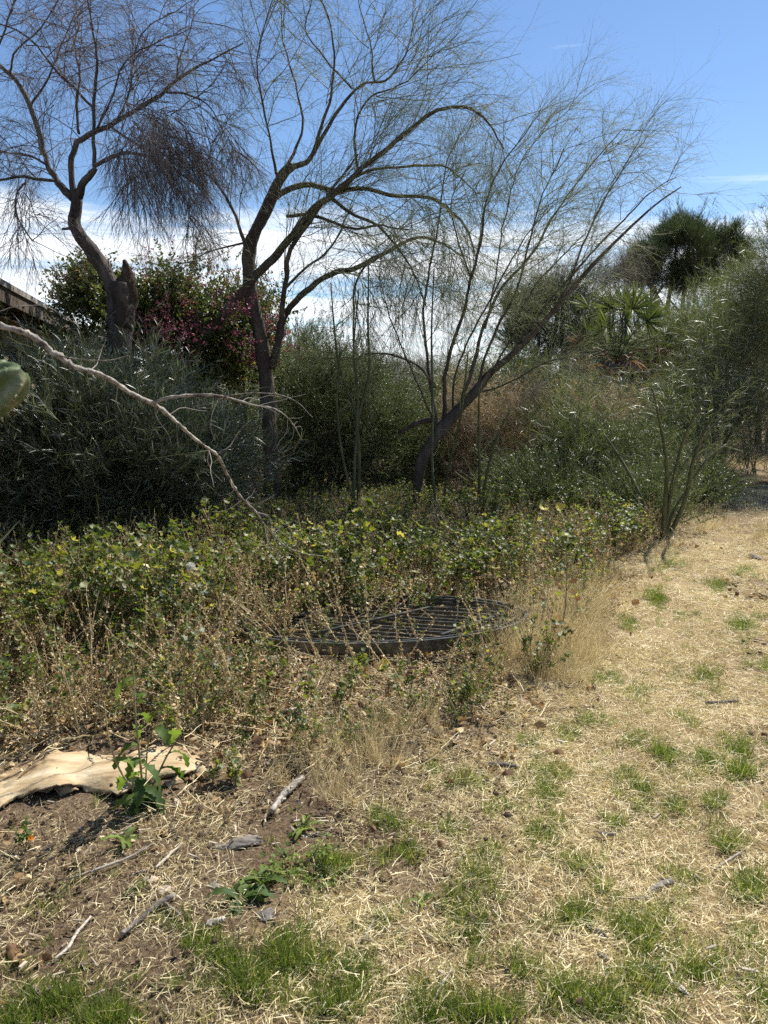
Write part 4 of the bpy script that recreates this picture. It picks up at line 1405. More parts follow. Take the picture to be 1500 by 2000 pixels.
# bougainvillea against the house
c, r = cpt(330, 640, 11.6, 150, 120)
shrub('bougainvillea', 'tall green and yellowing bougainvillea with magenta bracts behind the dead tree', 'shrub', c, r, 'boug', 1500, 34, 0.2, 0.3,
      size=(0.8, 1.3), stems=9, extra=[('bracts', 'bract', 0.11, (0.55, -0.5, -0.25, 0.95, 0.9, 0.65, 14)), ('upper_bracts', 'bract', 0.02, (-0.1, -0.3, 0.75, 1.3, 0.6, 0.3, 9))])
c, r = cpt(205, 590, 11.2, 70, 80)
shrub('bougainvillea', 'dark leafy bougainvillea top left of the broken trunk', 'shrub', c, r, 'boug', 520, 16, 0.25, 0.3, size=(0.7, 1.1), stems=5)
c, r = cpt(480, 660, 12.5, 70, 110)
shrub('bougainvillea', 'reddish bougainvillea branches behind the dark palo verde trunk', 'shrub', c, r, 'boug', 420, 14, 0.25, 0.3, size=(0.7, 1.1), stems=5,
      extra=[('bracts', 'bract', 0.45, (0, -0.4, 0.0, 0.55, 0.6, 0.8, 10))])

# big narrow-leaved bush, lower left
c, r = cpt(155, 900, 8.0, 280, 165, 1.2)
shrub('willow_leaf_bush', 'huge dark bush of narrow grey green leaves filling the left side', 'bush', c, r, 'grey_willow', 5200, 60, 0.19, 0.25,
      size=(0.8, 1.35), stems=22, bark='bark_green', sr=0.012, updir=0.5, zcut=0.1)
c, r = cpt(150, 775, 7.6, 200, 80, 0.8)
shrub('willow_leaf_bush', 'loose grey green bush shoots reaching over the house gable', 'bush', c, r, 'grey_willow', 300, 30, 0.25, 0.3,
      size=(0.8, 1.3), stems=12, bark='bark_green', sr=0.008, updir=0.8)
c, r = cpt(385, 910, 8.6, 115, 120, 0.8)
shrub('willow_leaf_bush', 'green narrow leaved bush under the side fork of the dead branch', 'bush', c, r, 'grey_willow', 900, 30, 0.22, 0.25,
      size=(0.8, 1.3), stems=12, bark='bark_green', sr=0.008, updir=0.5, zcut=0.1)

# dark fine shrub in the centre
c, r = cpt(645, 800, 12.2, 115, 165, 1.0)
shrub('shrub', 'dense dark small leaved shrub standing right of the main trunk', 'shrub', c, r, 'shrub', 4200, 44, 0.2, 0.25, size=(0.8, 1.3), stems=12, zcut=0.1)
c, r = cpt(755, 860, 13.0, 95, 105, 0.9)
shrub('shrub', 'low dark shrub behind the thin saplings', 'shrub', c, r, 'shrub', 2000, 26, 0.22, 0.25, size=(0.8, 1.3), stems=7, zcut=0.1)
c, r = cpt(580, 900, 12.6, 90, 90, 0.9)
shrub('shrub', 'shaded shrub beside the foot of the main trunk', 'shrub', c, r, 'shrub', 900, 24, 0.22, 0.25, size=(0.8, 1.2), stems=7, zcut=0.1)

# brown dry stalks
for (u, v, d, ru, rv, n, lab) in ((915, 870, 12.5, 55, 100, 420, 'rust brown dead stalks just right of the leaning trunk'),
                                  (1005, 870, 12.0, 60, 95, 420, 'rust brown dead stalks hanging in tufts, right of the first stand'),
                                  (1160, 850, 12.5, 70, 70, 240, 'sparse orange brown dead stalks below the palm')):
    c, r = cpt(u, v, d, ru, rv, 0.5)
    shrub('dead_shrub', lab, 'shrub', c, r, 'rust', int(n * 1.1), 20, 0.30, 0.2, size=(0.5, 1.2), stems=16, bark='twig_grey', sr=0.006, updir=1.2, zcut=0.1,
          extra=[('bare_twigs', 'bare', 0.5, (0, 0, 0.1, r[0], 0.5, r[2], 12))])

# right-hand thicket
for (u, v, d, ru, rv, key, n, lab) in (
        (1120, 890, 11.2, 90, 80, 'willow', 620, 'green narrow leaved bush between brown stalks and young palo verde'),
        (1235, 905, 10.8, 90, 60, 'shrub', 620, 'feathery green bush behind the young palo verde'),
        (1350, 940, 10.9, 70, 55, 'shrub', 520, 'small leaved green bush at the path edge'),
        (1060, 960, 10.0, 110, 50, 'shrub', 800, 'low green bush at the back of the weeds'),
        (1235, 985, 9.4, 90, 55, 'shrub', 700, 'low green bush beside the young palo verde foot'),
        (1400, 820, 14.0, 140, 85, 'reed', 700, 'large bush of long pale arching leaves by the far path'),
        (1250, 850, 13.4, 120, 65, 'reed', 420, 'arching pale leaved bush in front of the palm'),
        (1480, 700, 15.0, 100, 90, 'reed', 520, 'tall arching leaved bush at the right edge'),
        (1120, 820, 14.0, 80, 60, 'willow', 360, 'yellow green feathery bush left of the palm'),
        (1060, 770, 16.0, 90, 70, 'bare', 500, 'grey leafless bush under the far round tree'),
        (800, 800, 17.0, 100, 90, 'bare', 420, 'grey leafless tangle far behind the saplings')):
    c, r = cpt(u, v, d, ru, rv, 0.8 if d < 12 else 1.3)
    shrub('bush', lab, 'bush', c, r, key, n, 22, 0.34, 0.15, size=(0.6, 1.5), stems=10, bark='bark_green', sr=0.01, updir=0.5, zcut=0.1)

# trees far behind
c, r = cpt(1410, 665, 17.0, 125, 85, 2.0)
shrub('palo_verde_tree', 'pale green feathery palo verde tree in leaf behind the arching bushes', 'tree', c, r, 'feather', 1500, 34, 0.22, 0.3, size=(0.8, 1.4), stems=8, bark='bark_green', sr=0.05)
c, r = cpt(1345, 505, 34.0, 95, 62, 2.2)
shrub('pine_tree', 'dark dense pine tree rising above all others at the right', 'tree', c, r, 'pine', 3600, 22, 0.15, 0.35, size=(0.9, 1.6), stems=6, bark='bark_dark', sr=0.18, updir=0.3, zcut=3)
c, r = cpt(1270, 545, 33.0, 40, 52, 1.2)
shrub('pine_tree', 'smaller dark pine tree touching the tall one on its left', 'tree', c, r, 'pine', 1300, 12, 0.2, 0.3, size=(0.9, 1.5), stems=3, bark='bark_dark', sr=0.12, zcut=2)
c, r = cpt(1095, 605, 25.0, 88, 68, 1.5)
shrub('tree', 'rounded grey green tree with a thick dark trunk left of the palm', 'tree', c, r, 'pine', 1300, 24, 0.22, 0.35, size=(0.9, 1.6), stems=4, bark='bark_dark', sr=0.14, zcut=1.5,
      extra=[('bare_twigs', 'bare', 0.3, (0, -1.0, 0.0, r[0], 0.7, r[2], 14))])
c, r = cpt(1030, 680, 24.0, 50, 50, 1.2)
shrub('tree', 'dark low tree left of the rounded grey green tree', 'tree', c, r, 'pine', 520, 14, 0.25, 0.3, size=(0.9, 1.5), stems=3, bark='bark_dark', sr=0.10, zcut=1)
c, r = cpt(1215, 545, 22.0, 45, 50, 0.8)
shrub('bare_tree', 'small bare grey tree above the palm', 'tree', c, r, 'bare', 260, 14, 0.3, 0.3, size=(0.9, 1.5), stems=6, bark='bark_dark', sr=0.04, zcut=2)
c, r = cpt(1572, 520, 14.0, 85, 75, 1.4)
shrub('palo_verde_tree', 'palo verde tree whose thin branches enter at the right edge above the path', 'tree', c, r, 'feather', 900, 20, 0.28, 0.3, size=(0.8, 1.4), stems=7, bark='bark_green', sr=0.05)
c, r = cpt(1420, 515, 34.5, 48, 50, 1.4)
shrub('pine_tree', 'dark pine tree touching the tall one on its right', 'tree', c, r, 'pine', 1200, 14, 0.2, 0.3, size=(0.9, 1.5), stems=3, bark='bark_dark', sr=0.12, zcut=2)
# closing hedges and trees further back
k = 0
for (u, v, d, ru, rv, key, n, lab) in (
        (60, 740, 26.0, 120, 60, 'pine', 500, 'dark tree far behind the house corner'),
        (560, 730, 24.0, 90, 60, 'pine', 520, 'dark tree far behind the main trunk'),
        (700, 745, 28.0, 90, 45, 'pine', 420, 'distant dark tree seen between the saplings'),
        (860, 745, 30.0, 90, 40, 'bare', 420, 'distant grey tree seen behind the leaning trunk'),
        (1000, 770, 30.0, 110, 35, 'feather', 420, 'distant green tree below the white roof'),
        (1200, 700, 24.0, 130, 75, 'pine', 1100, 'dark tree directly behind the palm'),
        (1330, 680, 23.0, 120, 90, 'feather', 900, 'dark tree behind the arching bushes'),
        (1500, 660, 24.0, 100, 110, 'feather', 800, 'green tree far off at the right edge'),
        (1620, 740, 20.0, 120, 110, 'feather', 600, 'green tree beyond the right edge'),
        (430, 760, 20.0, 120, 60, 'pine', 520, 'dark tree behind the bougainvillea'),
        (960, 790, 15.5, 120, 70, 'willow', 800, 'olive thicket between the brown stalks and the grey tangle'),
        (850, 860, 15.0, 80, 70, 'shrub', 1500, 'shaded shrub right behind the leaning trunk'),
        (480, 850, 14.5, 90, 110, 'shrub', 1400, 'shaded shrub left behind the main trunk'),
        (1090, 840, 15.0, 90, 70, 'shrub', 1400, 'shaded shrub behind the brown stalks on their right'),
        (760, 790, 20.0, 110, 70, 'willow', 700, 'grey green thicket far behind the thin saplings'),
        (900, 800, 21.0, 110, 60, 'bare', 700, 'pale leafless thicket behind the leaning trunk'),
        (1020, 830, 18.0, 100, 60, 'willow', 620, 'olive bush behind the brown stalks'),
        (620, 820, 19.0, 120, 80, 'willow', 700, 'dark bush behind the shrub beside the main trunk'),
        (200, 820, 17.0, 250, 90, 'willow', 400, 'bush hidden behind the big willow leaved bush')):
    c, r = cpt(u, v, d, ru, rv, 1.6)
    shrub('background_tree', lab, 'tree', c, r, key, n, 22, 0.25, 0.3, size=(1.0, 1.9), stems=5, sr=0.07, zcut=0.3)


# --- fan palm ------------------------------------------------------------------------------
def make_palm():
    d = 17.0
    base = pt(1205, 700, d)
    root = thing('fan_palm', 'short fan palm with upright green fronds and brown hanging dead fronds', 'palm', (base[0], base[1], 0))
    mb = MB()
    P = np.array([(base[0], base[1], -0.1), (base[0], base[1], base[2] * 0.5), base + np.array((0, 0, -0.15))])
    SP, SR = spline(P, [0.22, 0.2, 0.16], 16)
    limb(mb, SP, SR, 12, 0.18)
    mb.build('trunk', M['bark_dark'], root)

    def frond(tu, tv, size, mat, ydir=0.0, droop=0.0):
        tip = pt(tu, tv, d + ydir)
        s = base + np.array((0, 0, -0.1))
        mid = (s + tip) / 2 + np.array((0, 0, 0.15))
        SP, SR = spline(np.array([s, mid, tip]), [0.022, 0.015, 0.010], 10)
        m = MB()
        limb(m, SP, SR, 5, 0.03, mat=1)
        out = nrm(tip - mid)
        side = nrm(np.cross(out, np.array((0, -1.0, 0.35)) + rng.normal(size=3) * 0.3))
        nn = 44
        a = np.linspace(-1.9, 1.9, nn)
        D = out[None] * np.cos(a)[:, None] + side[None] * np.sin(a)[:, None] + rng.normal(size=(nn, 3)) * 0.04
        L = size * (1 - 0.25 * np.abs(a) / 1.9) * rng.uniform(0.85, 1.1, nn)
        blades(m, np.tile(tip, (nn, 1)), D, L, size * 0.055, K=6, trop=(0, 0, -0.06 - droop), wander=0.02, tint=np.clip(rng.normal(0.5, 0.2, nn), 0, 1), mat=0, shape='lance', fold=0.35)
        m.build('frond', [M[mat], M['palm_green' if mat == 'palm_green' else 'palm_brown']], root)
    for tu, tv, sz, y in ((1178, 650, 0.6, -0.3), (1195, 603, 0.65, 0.2), (1235, 605, 0.65, -0.1), (1262, 628, 0.6, -0.5), (1145, 650, 0.55, 0.3),
                          (1222, 632, 0.6, -0.7), (1185, 640, 0.55, -0.8), (1288, 640, 0.55, 0.4), (1215, 590, 0.6, 0.6), (1150, 600, 0.5, 0.7), (1265, 600, 0.55, 0.7), (1300, 655, 0.5, -0.3)):
        frond(tu, tv, sz, 'palm_green', y, 0.0)
    for tu, tv, sz, y in ((1140, 682, 0.6, -0.4), (1150, 702, 0.6, 0.1), (1285, 690, 0.65, -0.4), (1308, 680, 0.6, 0.2), (1232, 705, 0.5, -0.8), (1180, 715, 0.6, -0.6), (1262, 712, 0.6, -0.2)):
        frond(tu, tv, sz, 'palm_brown', y, 0.16)


make_palm()


# ------------------------------------------------------------------ the fallen dead branch reaching in from the left
def make_dead_branch():
    root = thing('dead_branch', 'long bleached dead branch sloping down from the left edge into the weeds', 'branch', pt(300, 785, 3.6))

    def br(nodes, sides=9, rough=0.10, d0=3.6):
        P, R = poly3(nodes, d0)
        R = R * 0.52
        n = max(10, int(sum(np.linalg.norm(np.diff(P, axis=0), axis=1)) / 0.03))
        SP, SR = spline(P, R, n)
        SP = SP + rng.normal(size=SP.shape) * SR[:, None] * 0.16
        SR = SR * (1 + 0.10 * rng.normal(size=n)) * (1 + 0.35 * (rng.random(n) < 0.05))
        mb = MB()
        limb(mb, SP, SR, sides, rough)
        mb.build('limb', M['dead_branch'], root)
        return spline(P, R, 14)
    main = br([(-860, 1530, 30, 3.1), (-830, 1200, 28, 3.1), (-780, 880, 25, 3.1), (-640, 660, 21, 3.05), (-440, 560, 17, 3.0), (-260, 560, 14, 3.0), (-120, 600, 11.5, 3.05), (0, 637, 11, 3.1), (60, 655, 10.5, 3.15), (105, 690, 11, 3.2), (150, 718, 11, 3.25), (200, 733, 9.5, 3.3), (250, 765, 8.5, 3.4), (300, 790, 8, 3.5),
               (345, 825, 6.5, 3.6), (390, 865, 6, 3.7), (425, 890, 5.5, 3.8), (445, 930, 5, 3.9), (470, 970, 4.5, 4.0), (500, 1000, 4, 4.1), (520, 1030, 3, 4.2), (555, 1065, 2.4, 4.3), (595, 1082, 2, 4.35), (632, 1086, 1.3, 4.4)], 10)
    side = br([(296, 788, 6.5, 3.49), (330, 777, 6, 3.5), (372, 772, 5.5, 3.55), (415, 772, 5, 3.6), (455, 780, 4.5, 3.65), (500, 792, 3, 3.7), (540, 800, 2.2, 3.75), (570, 825, 1.6, 3.8), (590, 860, 1, 3.85)], 8)
    br([(430, 776, 2.6, 3.62), (480, 768, 2, 3.6), (540, 770, 1.8, 3.55), (580, 785, 1.4, 3.5), (610, 815, 1, 3.5)], 6)
    br([(105, 690, 5, 3.2), (130, 698, 3.5, 3.2), (165, 703, 2.8, 3.15), (210, 704, 2.2, 3.1), (250, 695, 1.4, 3.1)], 6)
    br([(0, 668 - 60, 2.4, 3.0), (25, 600, 2, 3.0), (60, 597, 1.6, 3.0), (95, 600, 1.2, 3.0), (160, 640, 0.8, 3.0)], 5)
    for nodes in ([(345, 828, 2, 3.6), (346, 850, 1.8, 3.6), (348, 872, 1.6, 3.6), (346, 874, 0.8, 3.6)], [(424, 888, 2.6, 3.8), (450, 870, 2.2, 3.8), (465, 845, 1.6, 3.8), (490, 820, 1, 3.8)],
                  [(425, 782, 2, 3.62), (414, 810, 1.8, 3.62), (412, 840, 1.4, 3.62), (420, 860, 1, 3.62)], [(90, 690, 2.4, 3.2), (84, 700, 2, 3.18), (78, 712, 1, 3.16)],
                  [(305, 792, 1.8, 3.5), (306, 815, 1.3, 3.5), (330, 850, 0.8, 3.5)], [(474, 975, 2, 4.0), (500, 985, 1.5, 4.0), (540, 965, 1, 4.0)],
                  [(500, 1000, 2, 4.1), (526, 1010, 1.5, 4.1), (530, 1040, 1, 4.1)], [(520, 1034, 1.6, 4.2), (550, 1030, 1.2, 4.2), (570, 1020, 0.7, 4.2)]):
        br(nodes, 5)
    P = np.array([main[0], side[0]])
    R = np.array([main[1], side[1]])
    mb = MB()
    S, D, r, _ = sprout(P, R, 16, 0.45, 1, 0.9, 0.2)
    A = grow(S, D, rng.uniform(0.05, 0.28, len(S)), 7, 0.22, (0, 0, -0.02))
    tubes(mb, A, taper(A, np.minimum(r * 0.4, 0.003), np.full(len(S), 0.0008)), 4, tint=rng.uniform(0.3, 1, len(S)))
    o = mb.build('twigs', M['twig_grey'], root)
    o['kind'] = 'stuff'


make_dead_branch()


# ------------------------------------------------------------------ cactus arm and agave tips at the left edge
def make_cactus():
    tip = pt(46, 722, 0.95)
    bot = pt(-150, 880, 0.95)
    root = thing('cactus', 'ribbed green cactus arm poking in at the left edge', 'cactus', bot)
    ax = nrm(tip - bot)
    n = 40
    L = np.linalg.norm(tip - bot)
    t = np.linspace(0, 1, n)
    P = bot[None] + ax[None] * (t * L)[:, None]
    rad = 0.0225 * np.sqrt(np.clip(1 - ((t - 0.78) / 0.225).clip(0) ** 2.2, 0, 1)) + 0.0005
    a = nrm(np.cross(ax, np.array((0, 1.0, 0))))
    b = np.cross(ax, a)
    sides = 60
    ang = np.arange(sides) * 2 * PI / sides
    rib = 1 + 0.30 * np.cos(5 * ang)[None, :] * (0.35 + 0.65 * np.minimum(1, (1 - t[:, None]) * 6 + 0.1)) + 0.03 * np.sin(t[:, None] * 60) * (np.cos(5 * ang)[None, :] > 0.3)
    V = P[:, None] + (a[None, None] * np.cos(ang)[None, :, None] + b[None, None] * np.sin(ang)[None, :, None]) * (rad[:, None] * rib)[..., None]
    idx = np.arange(n * sides).reshape(n, sides)
    x = idx[:-1]
    y = np.roll(x, -1, 1)
    w = idx[1:]
    z = np.roll(w, -1, 1)
    mb = MB()
    mb.add(V.reshape(-1, 3), Q=np.stack([x, y, z, w], -1).reshape(-1, 4))
    mb.build('arm', M['cactus'], root)
    col = MB()
    cx, cy = pt(-300, 900, 0.95)[:2]
    hgt = 1.95
    tt = np.linspace(0, 1, 50)
    rr = 0.062 * np.sqrt(np.clip(1 - ((tt - 0.94) / 0.062).clip(0) ** 2, 0, 1)) + 0.001
    rb = 1 + 0.14 * np.cos(9 * ang)[None, :]
    V = np.stack([cx + np.cos(ang)[None, :] * rr[:, None] * rb, cy + np.sin(ang)[None, :] * rr[:, None] * rb, np.repeat((tt * hgt - 0.03)[:, None], sides, 1)], -1)
    idx = np.arange(50 * sides).reshape(50, sides)
    x = idx[:-1]
    y = np.roll(x, -1, 1)
    w = idx[1:]
    z = np.roll(w, -1, 1)
    col.add(V.reshape(-1, 3), Q=np.stack([x, y, z, w], -1).reshape(-1, 4))
    col.build('trunk', M['cactus'], root)
    jn = MB()
    SPj, SRj = spline(np.array([(cx, cy, bot[2] - 0.05), (bot + np.array((cx, cy, bot[2]))) / 2, bot + ax * 0.03]), [0.024, 0.024, 0.0225], 12)
    limb(jn, SPj, SRj, 14, 0.03)
    jn.build('arm', M['cactus'], root)
    # a bud beside the arm
    bd = MB()
    rocks(bd, np.array([pt(6, 722, 0.97)]), 0.010, sub=3, squash=1.1)
    bd.build('bud', M['cactus'], root)
    sp = MB()
    kk = 8
    S, D = [], []
    for r6 in range(5):
        an = r6 * 2 * PI / 5
        for q in np.linspace(0.3, 0.95, 12):
            i = int(q * (n - 1))
            o = a * math.cos(an) + b * math.sin(an)
            for _ in range(4):
                S.append(P[i] + o * rad[i] * 1.28)
                D.append(o + rng.normal(size=3) * 0.6)
    A = grow(np.array(S), np.array(D), np.full(len(S), 0.006), 3, 0.02)
    tubes(sp, A, taper(A, np.full(len(S), 0.0003), np.full(len(S), 0.0001)), 3)
    o = sp.build('spines', M['spine'], root)
    o['kind'] = 'stuff'


make_cactus()


def make_agave():
    root_p = on_ground(-420, 1500)
    root = thing('agave', 'grey green agave whose leaf tips show at the left edge', 'agave', root_p)
    d = root_p[1]
    for (u, v, dd) in ((38, 1017, 1.9), (10, 1048, 2.0), (-5, 925, 1.7), (-60, 960, 2.4), (-150, 900, 2.0), (-250, 880, 2.4), (-350, 1000, 1.8), (-500, 900, 2.5), (-600, 1000, 2.1)):
        tip = pt(u, v, dd)
        s = root_p + np.array((0, 0, 0.05)) + rng.normal(size=3) * 0.03
        mid = (s + tip) / 2 + np.array((0, 0, -0.06))
        SP, SR = spline(np.array([s, mid, tip]), [1, 1, 1], 14)
        t = np.linspace(0, 1, 14)
        W = 0.038 * np.clip(1 - t, 0, 1) ** 0.7 + 0.0008
        T = nrm(np.gradient(SP, axis=0))
        A = nrm(np.cross(T, np.array((0, 0, 1.0))))
        B = np.cross(A, T)
        V = np.stack([SP - A * W[:, None] + B * W[:, None] * 0.35, SP - B * W[:, None] * 0.05, SP + A * W[:, None] + B * W[:, None] * 0.35, SP - B * W[:, None] * 0.5], 1)
        idx = np.arange(14 * 4).reshape(14, 4)
        x = idx[:-1]
        y = np.roll(x, -1, 1)
        w = idx[1:]
        z = np.roll(w, -1, 1)
        mb = MB()
        mb.add(V.reshape(-1, 3), Q=np.stack([x, y, z, w], -1).reshape(-1, 4))
        mb.build('leaf', M['agave'], root)


make_agave()


# ------------------------------------------------------------------ iron grille lying in the weeds
def make_grille():
    zc = 0.085
    c = np.array((pt(745, 1205, 4.95)[0], 4.82, 0.0))
    root = thing('metal_grille', 'dark green round metal grille lying flat in the weeds', 'grille', (c[0], c[1], 0))
    rx, ry = 0.98, 0.52
    rot = math.radians(4)

    def W(x, y, z=0.0):
        X = x * math.cos(rot) - y * math.sin(rot)
        Y = x * math.sin(rot) + y * math.cos(rot)
        return np.array((c[0] + X, c[1] + Y, zc + z + 0.02 * x))

    def ribbon(pts, w, h, name='bar'):
        pts = np.array(pts)
        T = nrm(np.gradient(pts, axis=0))
        S = nrm(np.cross(T, np.array((0, 0, 1.0))))
        U = np.array((0, 0, 1.0))
        V = np.stack([pts - S * w / 2 - U * h / 2, pts + S * w / 2 - U * h / 2, pts + S * w / 2 + U * h / 2, pts - S * w / 2 + U * h / 2], 1)
        n = len(pts)
        idx = np.arange(n * 4).reshape(n, 4)
        x = idx[:-1]
        y = np.roll(x, -1, 1)
        ww = idx[1:]
        z = np.roll(ww, -1, 1)
        mb = MB()
        mb.add(V.reshape(-1, 3), Q=np.vstack([np.stack([x, y, z, ww], -1).reshape(-1, 4), [idx[0][::-1]], [idx[-1]]]))
        return mb.build(name, M['iron'], root, smooth=False)
    a = np.linspace(0, 2 * PI, 73)
    ribbon([W(rx * math.cos(q), ry * math.sin(q)) for q in a], 0.020, 0.075, 'rim')
    ribbon([W(rx * 0.93 * math.cos(q), ry * 0.92 * math.sin(q), 0.028) for q in a], 0.012, 0.012, 'inner_ring')
    # parallel slats
    sl = math.radians(-20)
    dx, dy = math.cos(sl), math.sin(sl)
    for k in range(17):
        off = -0.60 + k * 0.075 + 0.008 * math.sin(k * 2.3)
        px, py = -dy * off, dx * off
        # intersect the line p + t*(dx,dy) with the ellipse
        A_ = (dx / rx) ** 2 + (dy / ry) ** 2
        B_ = 2 * (px * dx / rx ** 2 + py * dy / ry ** 2)
        C_ = (px / rx) ** 2 + (py / ry) ** 2 - 0.97
        dsc = B_ * B_ - 4 * A_ * C_
        if dsc <= 0:
            continue
        t0, t1 = (-B_ - math.sqrt(dsc)) / (2 * A_), (-B_ + math.sqrt(dsc)) / (2 * A_)
        bow = rng.normal() * 0.006
        ribbon([W(px + dx * t, py + dy * t, bow * math.sin(PI * q)) for q, t in zip(np.linspace(0, 1, 6), np.linspace(t0, t1, 6))], 0.011, 0.020, 'slat')
    for (x0, y0, x1, y1) in ((-0.45, -0.35, 0.35, 0.25), (0.35, -0.52, 0.75, -0.10), (-0.85, 0.0, 0.0, 0.55)):
        ribbon([W(x0 + (x1 - x0) * t, (y0 + (y1 - y0) * t) * 0.78, 0.03) for t in np.linspace(0, 1, 6)], 0.022, 0.014, 'cross_bar')
    for q in (0.3, 1.6, 2.8, 4.0, 4.9, 5.7):
        p = W(rx * math.cos(q), ry * math.sin(q))
        m = MB()
        box(m, p[0] - 0.012, p[0] + 0.012, p[1] - 0.012, p[1] + 0.012, -0.02, p[2] - 0.027)
        m.build('foot', M['iron'], root, smooth=False)
    return c, rx, ry


GR = make_grille()


# ------------------------------------------------------------------ ground cover
def pts_box(n, x0, x1, y0, y1):
    return rng.uniform(x0, x1, n), rng.uniform(y0, y1, n)


def ground_scatter(name, key, dens, ymax, prob, size, sink=0.0, tilt=0.1, ymin=1.0, xpad=0.9, falloff=True):
    """dens per square metre near the viewer, thinning and widening with distance."""
    n = int(dens * (ymax - ymin) * (ymax * 1.1 + 2))
    x = rng.uniform(-1, 1, n) * (ymax * 0.55 + 1)
    y = rng.uniform(ymin, ymax, n)
    k = (np.abs(x) < 0.53 * y + xpad)
    if falloff:
        k &= rng.random(n) < np.clip((3.5 / y), 0, 1) ** 1.1
    x, y = x[k], y[k]
    k = (rng.random(len(x)) < prob(x, y)) & ~inside(SHEET, x, y)
    x, y = x[k], y[k]
    s = rng.uniform(*size, len(x))
    if falloff:
        s = s * np.clip((y / 4.0) ** 0.35, 1, 1.7)
    P = np.stack([x, y, gz(x, y) - sink], -1)
    return scatter(name, key, P, upright(len(x), tilt), s)


def field(x, y):
    return inside(FIELD, x, y)


def straw_prob(x, y):
    c = lawn_cover(x, y)
    n = smooth_noise(x, y, 3.2, 8)
    return np.clip(c * (0.95 + 0.25 * n) + 0.06, 0, 1)


o = ground_scatter('straw', 'straw', 95, 14, straw_prob, (0.7, 1.15), tilt=0.05)
tag(o, 'pale dry straw matted over the worn lawn', 'straw')
o = ground_scatter('straw', 'straw_thin', 190, 9, lambda x, y: np.clip(1 - lawn_cover(x, y) * 0.8, 0, 1) * (0.45 + 0.35 * smooth_noise(x, y, 4, 2)) * np.where(field(x, y), 0.5, 1), (0.5, 1.0), tilt=0.08)
tag(o, 'thin scattered straw over the bare brown soil at left', 'straw')
# leaf litter: under and before the weeds
o = ground_scatter('leaf_litter', 'litter', 70, 9, lambda x, y: np.clip(np.where(field(x, y), 0.85, 0) + (1 - lawn_cover(x, y)) * np.clip((y - 2.3) / 1.2, 0.10, 1) * 0.6, 0, 1), (0.6, 1.3), tilt=0.2)
tag(o, 'curled brown leaf litter below the weeds', 'leaf litter')
o = ground_scatter('soil_clods', 'clods', 60, 7, lambda x, y: np.clip(1.0 - lawn_cover(x, y) * 1.1, 0, 1), (0.5, 1.2), tilt=0.3, sink=0.002)
tag(o, 'crumbs of dry brown soil', 'soil crumbs')
o = ground_scatter('wood_chips', 'chips', 22, 9, lambda x, y: np.clip(0.60 - 0.58 * lawn_cover(x, y) + 0.3 * smooth_noise(x, y, 2.5, 12), 0.08, 1), (0.6, 1.5), tilt=0.1)
tag(o, 'scattered grey and tan wood chips', 'wood chips')

# green grass: tufts where the photograph has them, thin growth between
TUFTS = [(915, 1545, 42, 26), (940, 1720, 45, 45), (910, 1790, 38, 40), (930, 1840, 30, 25), (1120, 1690, 36, 18), (1320, 1570, 34, 18), (1050, 1640, 42, 30), (1130, 1800, 50, 32), (1240, 1830, 45, 40),
         (1250, 1930, 55, 45), (1370, 1900, 50, 32), (1460, 1730, 35, 40), (700, 1900, 45, 45), (560, 1880, 75, 50), (480, 1930, 80, 40), (840, 1960, 70, 40), (960, 1980, 90, 30), (390, 1850, 36, 28),
         (800, 1680, 28, 22), (740, 1810, 32, 22), (1070, 1510, 50, 22), (1060, 1560, 36, 16), (1250, 1540, 35, 28), (1300, 1480, 32, 26), (1380, 1480, 40, 24), (1440, 1500, 36, 30), (1380, 1320, 36, 22), (1450, 1230, 36, 28),
         (1280, 1170, 34, 26), (1310, 1105, 42, 14), (1230, 1220, 34, 12), (1330, 1200, 28, 12), (1400, 1150, 36, 16), (1180, 1330, 44, 16), (1020, 1460, 26, 20), (1150, 1410, 34, 14), (1240, 1350, 30, 14),
         (1440, 1450, 36, 18), (100, 1960, 80, 40), (230, 1990, 80, 30), (30, 1990, 60, 30), (440, 1885, 50, 30), (640, 1960, 60, 40), (1180, 1990, 80, 30), (1500, 1950, 40, 50), (1340, 1700, 26, 30), (1420, 1640, 34, 24),
         (90, 1760, 16, 26), (650, 1700, 60, 26), (760, 1620, 30, 20), (850, 1520, 22, 16), (1450, 1120, 36, 12), (1490, 1300, 22, 18), (680, 1470, 20, 10), (1110, 1440, 22, 14), (1240, 1440, 40, 20), (1180, 1740, 26, 20),
         (1290, 1790, 30, 24), (1460, 1830, 30, 24), (1020, 1900, 34, 26), (1100, 1950, 44, 26), (990, 1590, 22, 14), (880, 1640, 22, 14), (1200, 1600, 24, 16), (1400, 1560, 22, 14), (1330, 1400, 26, 12), (1080, 1600, 20, 12)]
gx, gy = [], []
for (u, v, ru, rv) in TUFTS:
    n = max(5, int(ru * rv / 42 * (900.0 / max(v - 770, 300)) ** 1.2))
    for _ in range(n):
        k_ = 0.38 if rng.random() < 0.7 else 1.1
        q = gnd(u + rng.normal() * ru * k_, v + rng.normal() * rv * k_)
        if 0.9 < q[1] < 20:
            gx.append(q[0])
            gy.append(q[1])
gx, gy = np.array(gx), np.array(gy)
n1 = len(gx)
x, y = pts_box(9000, -4, 8, 1.2, 12)
k = in_view(x, y) & (rng.random(9000) < (0.08 + 0.20 * lawn_cover(x, y)) * np.clip(smooth_noise(x, y, 2.6, 21) + 0.55, 0, 1.3) * 2.6 * np.clip(3.2 / y, 0, 1))
gx, gy = np.concatenate([gx, x[k]]), np.concatenate([gy, y[k]])
sc = rng.uniform(0.6, 1.2, len(gx))
sc[n1:] *= 0.6
o = scatter('grass', 'grass', np.stack([gx, gy, gz(gx, gy)], -1), upright(len(gx), 0.2), sc)
